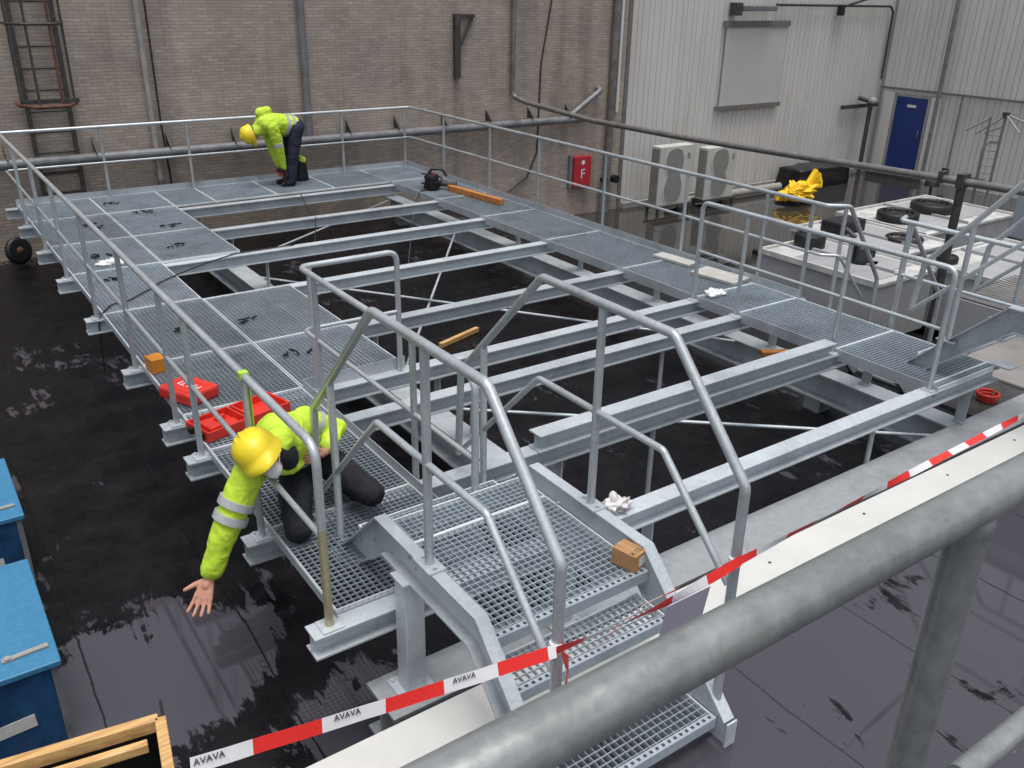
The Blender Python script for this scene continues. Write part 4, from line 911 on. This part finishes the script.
for f, kn in ((ftR, knR), (ftL, knL)):
    bt = MB(); d = (kn-f); d.z = 0; d = d.normalized(); capsule(bt, f+V((0,0,-.02)), .055, f+d*.0+V((.0,0,.04)), .06); capsule(bt, f-d*.04+V((0,0,-.01)), .045, f+d*.14+V((0,0,-.012)), .042); fused("boot", bt, M['black'], P1, .012, 3)
helmet(P1, hc+up*.035, up, fwd, 1.12)
mk = MB(); ellipsoid(mk, L(0,.088,-.045), (.050,.040,.048), Rh1); mk.tube([L(-.085,-.01,-.02), L(-.05,.06,-.045), L(.05,.06,-.045), L(.085,-.01,-.02)], .004, 6)
obj("dust_mask", mk, M['mask'], P1)
hr = MB(); ellipsoid(hr, L(0,-.03,.02), (.082,.085,.09), Rh1); obj("hair", hr, M['hair'], P1)
# lime webbing strap tied to the top rail
obj("webbing_strap", MB().bb((.018,.988,.60), (.024,1.04,1.10)).bb((-.028,.99,1.085), (.024,1.038,1.128)), M['lime'], label="lime green strap hanging from the left rail post above the helmet", cat="strap")

# -- bent-over worker at the far end
P2 = thing("person", "worker in lime jacket and dark trousers bent double at the far rail", "person", (4.1,10.75,ZG))
hipc, shc = V((4.27,10.80,.98)), V((3.80,10.78,1.05))
hc2 = V((3.555,10.765,.915)); up2 = V((-.75,-.05,-.15)); fw2 = V((-.15,-.25,-.95))
body = MB(); capsule(body, hipc, .13, shc, .13); capsule(body, shc, .09, hc2, .06)
up2n = up2.normalized(); f2 = (fw2-up2n*fw2.dot(up2n)).normalized(); Rh2 = Matrix((f2.cross(up2n), f2, up2n)).transposed(); L2 = head(body, hc2, Rh2)
arms = []
for sy in (-1, 1):
    sh, el, wr = V((3.84,10.78+sy*.19,1.0)), V((3.92,10.76+sy*.17,.66)), V((3.98,10.74+sy*.09,.36)); arms.append((sh, el, wr))
    capsule(body, sh, .05, el, .042); capsule(body, el, .042, wr, .03); hand(body, wr+V((0,0,-.01)), V((.12,0,-1)), V((-1,0,0)), 1, .25, .1, .6)
legs = []
for sy in (-1, 1):
    hp_, kn, ft = V((4.27,10.80+sy*.10,.94)), V((4.17,10.78+sy*.11,.52)), V((4.10,10.76+sy*.11,.10)); legs.append((hp_, kn, ft))
    capsule(body, hp_, .09, kn, .06); capsule(body, kn, .06, ft, .045)
fused("body", body, M['skin'], P2, .009, 3)
jk = MB(); capsule(jk, hipc+V((-.04,0,.02)), .165, shc, .18); capsule(jk, shc+V((0,-.12,0)), .12, shc+V((0,.12,0)), .12); capsule(jk, shc, .13, hc2.lerp(shc, .22), .092)
for sh, el, wr in arms: capsule(jk, sh, .10, el, .075); capsule(jk, el, .075, wr, .058)
capsule(jk, shc+V((-.08,0,.17)), .085, shc+V((.04,0,.19)), .075)
j = fused("jacket", jk, M['hivis'], P2, .013, 4, .012)
rb = MB().tube([hipc.lerp(shc, .0+.10*k/3)+V((-.02,0,.01)) for k in range(4)], .182, 20).tube([hipc.lerp(shc, .22+.10*k/3)+V((-.02,0,.01)) for k in range(4)], .187, 20)
obj("reflective_band", rb, M['reflect'], j)
obj("reflective_band", band(arms[0][0], arms[0][1], .72, .9, .086), M['reflect'], j)
tr = MB(); capsule(tr, hipc+V((.02,0,-.02)), .165, hipc+V((-.06,0,-.02)), .155)
for a, b, c_ in legs: capsule(tr, a, .13, b, .095); capsule(tr, b, .095, c_, .075)
fused("trousers", tr, plain("dark_blue_cloth", (.012,.014,.034), .85, 0, .4, 14, .5, 22), P2, .013, 4, .010)
gl = MB()
for a, b, c_ in legs:
    bt = MB(); capsule(bt, c_+V((.02,0,-.02)), .055, c_+V((-.14,0,-.022)), .045); capsule(bt, c_+V((.02,0,.05)), .06, c_+V((.02,0,0)), .06); fused("boot", bt, M['black'], P2, .012, 3)
for sh, el, wr in arms: hand(gl, wr+V((.0,0,.0)), V((.12,0,-1)), V((-1,0,0)), 1.12, .25, .1, .6); capsule(gl, wr+V((0,0,.03)), .042, wr+V((0,0,-.02)), .042)
fused("gloves", gl, M['redcab'], P2, .008, 2)
helmet(P2, hc2+up2n*.03, up2, fw2, 1.08)
hr = MB(); ellipsoid(hr, L2(0,-.03,.02), (.082,.085,.09), Rh2); obj("hair", hr, M['hair'], P2)
obj("hand_tool", MB().cyl((3.99,10.62,.045), (3.99,10.62,.30), .03).cyl((3.99,10.62,.30), (3.86,10.60,.33), .025), M['black'], label="dark hand tool the bent-over worker presses to the grating", cat="tool")
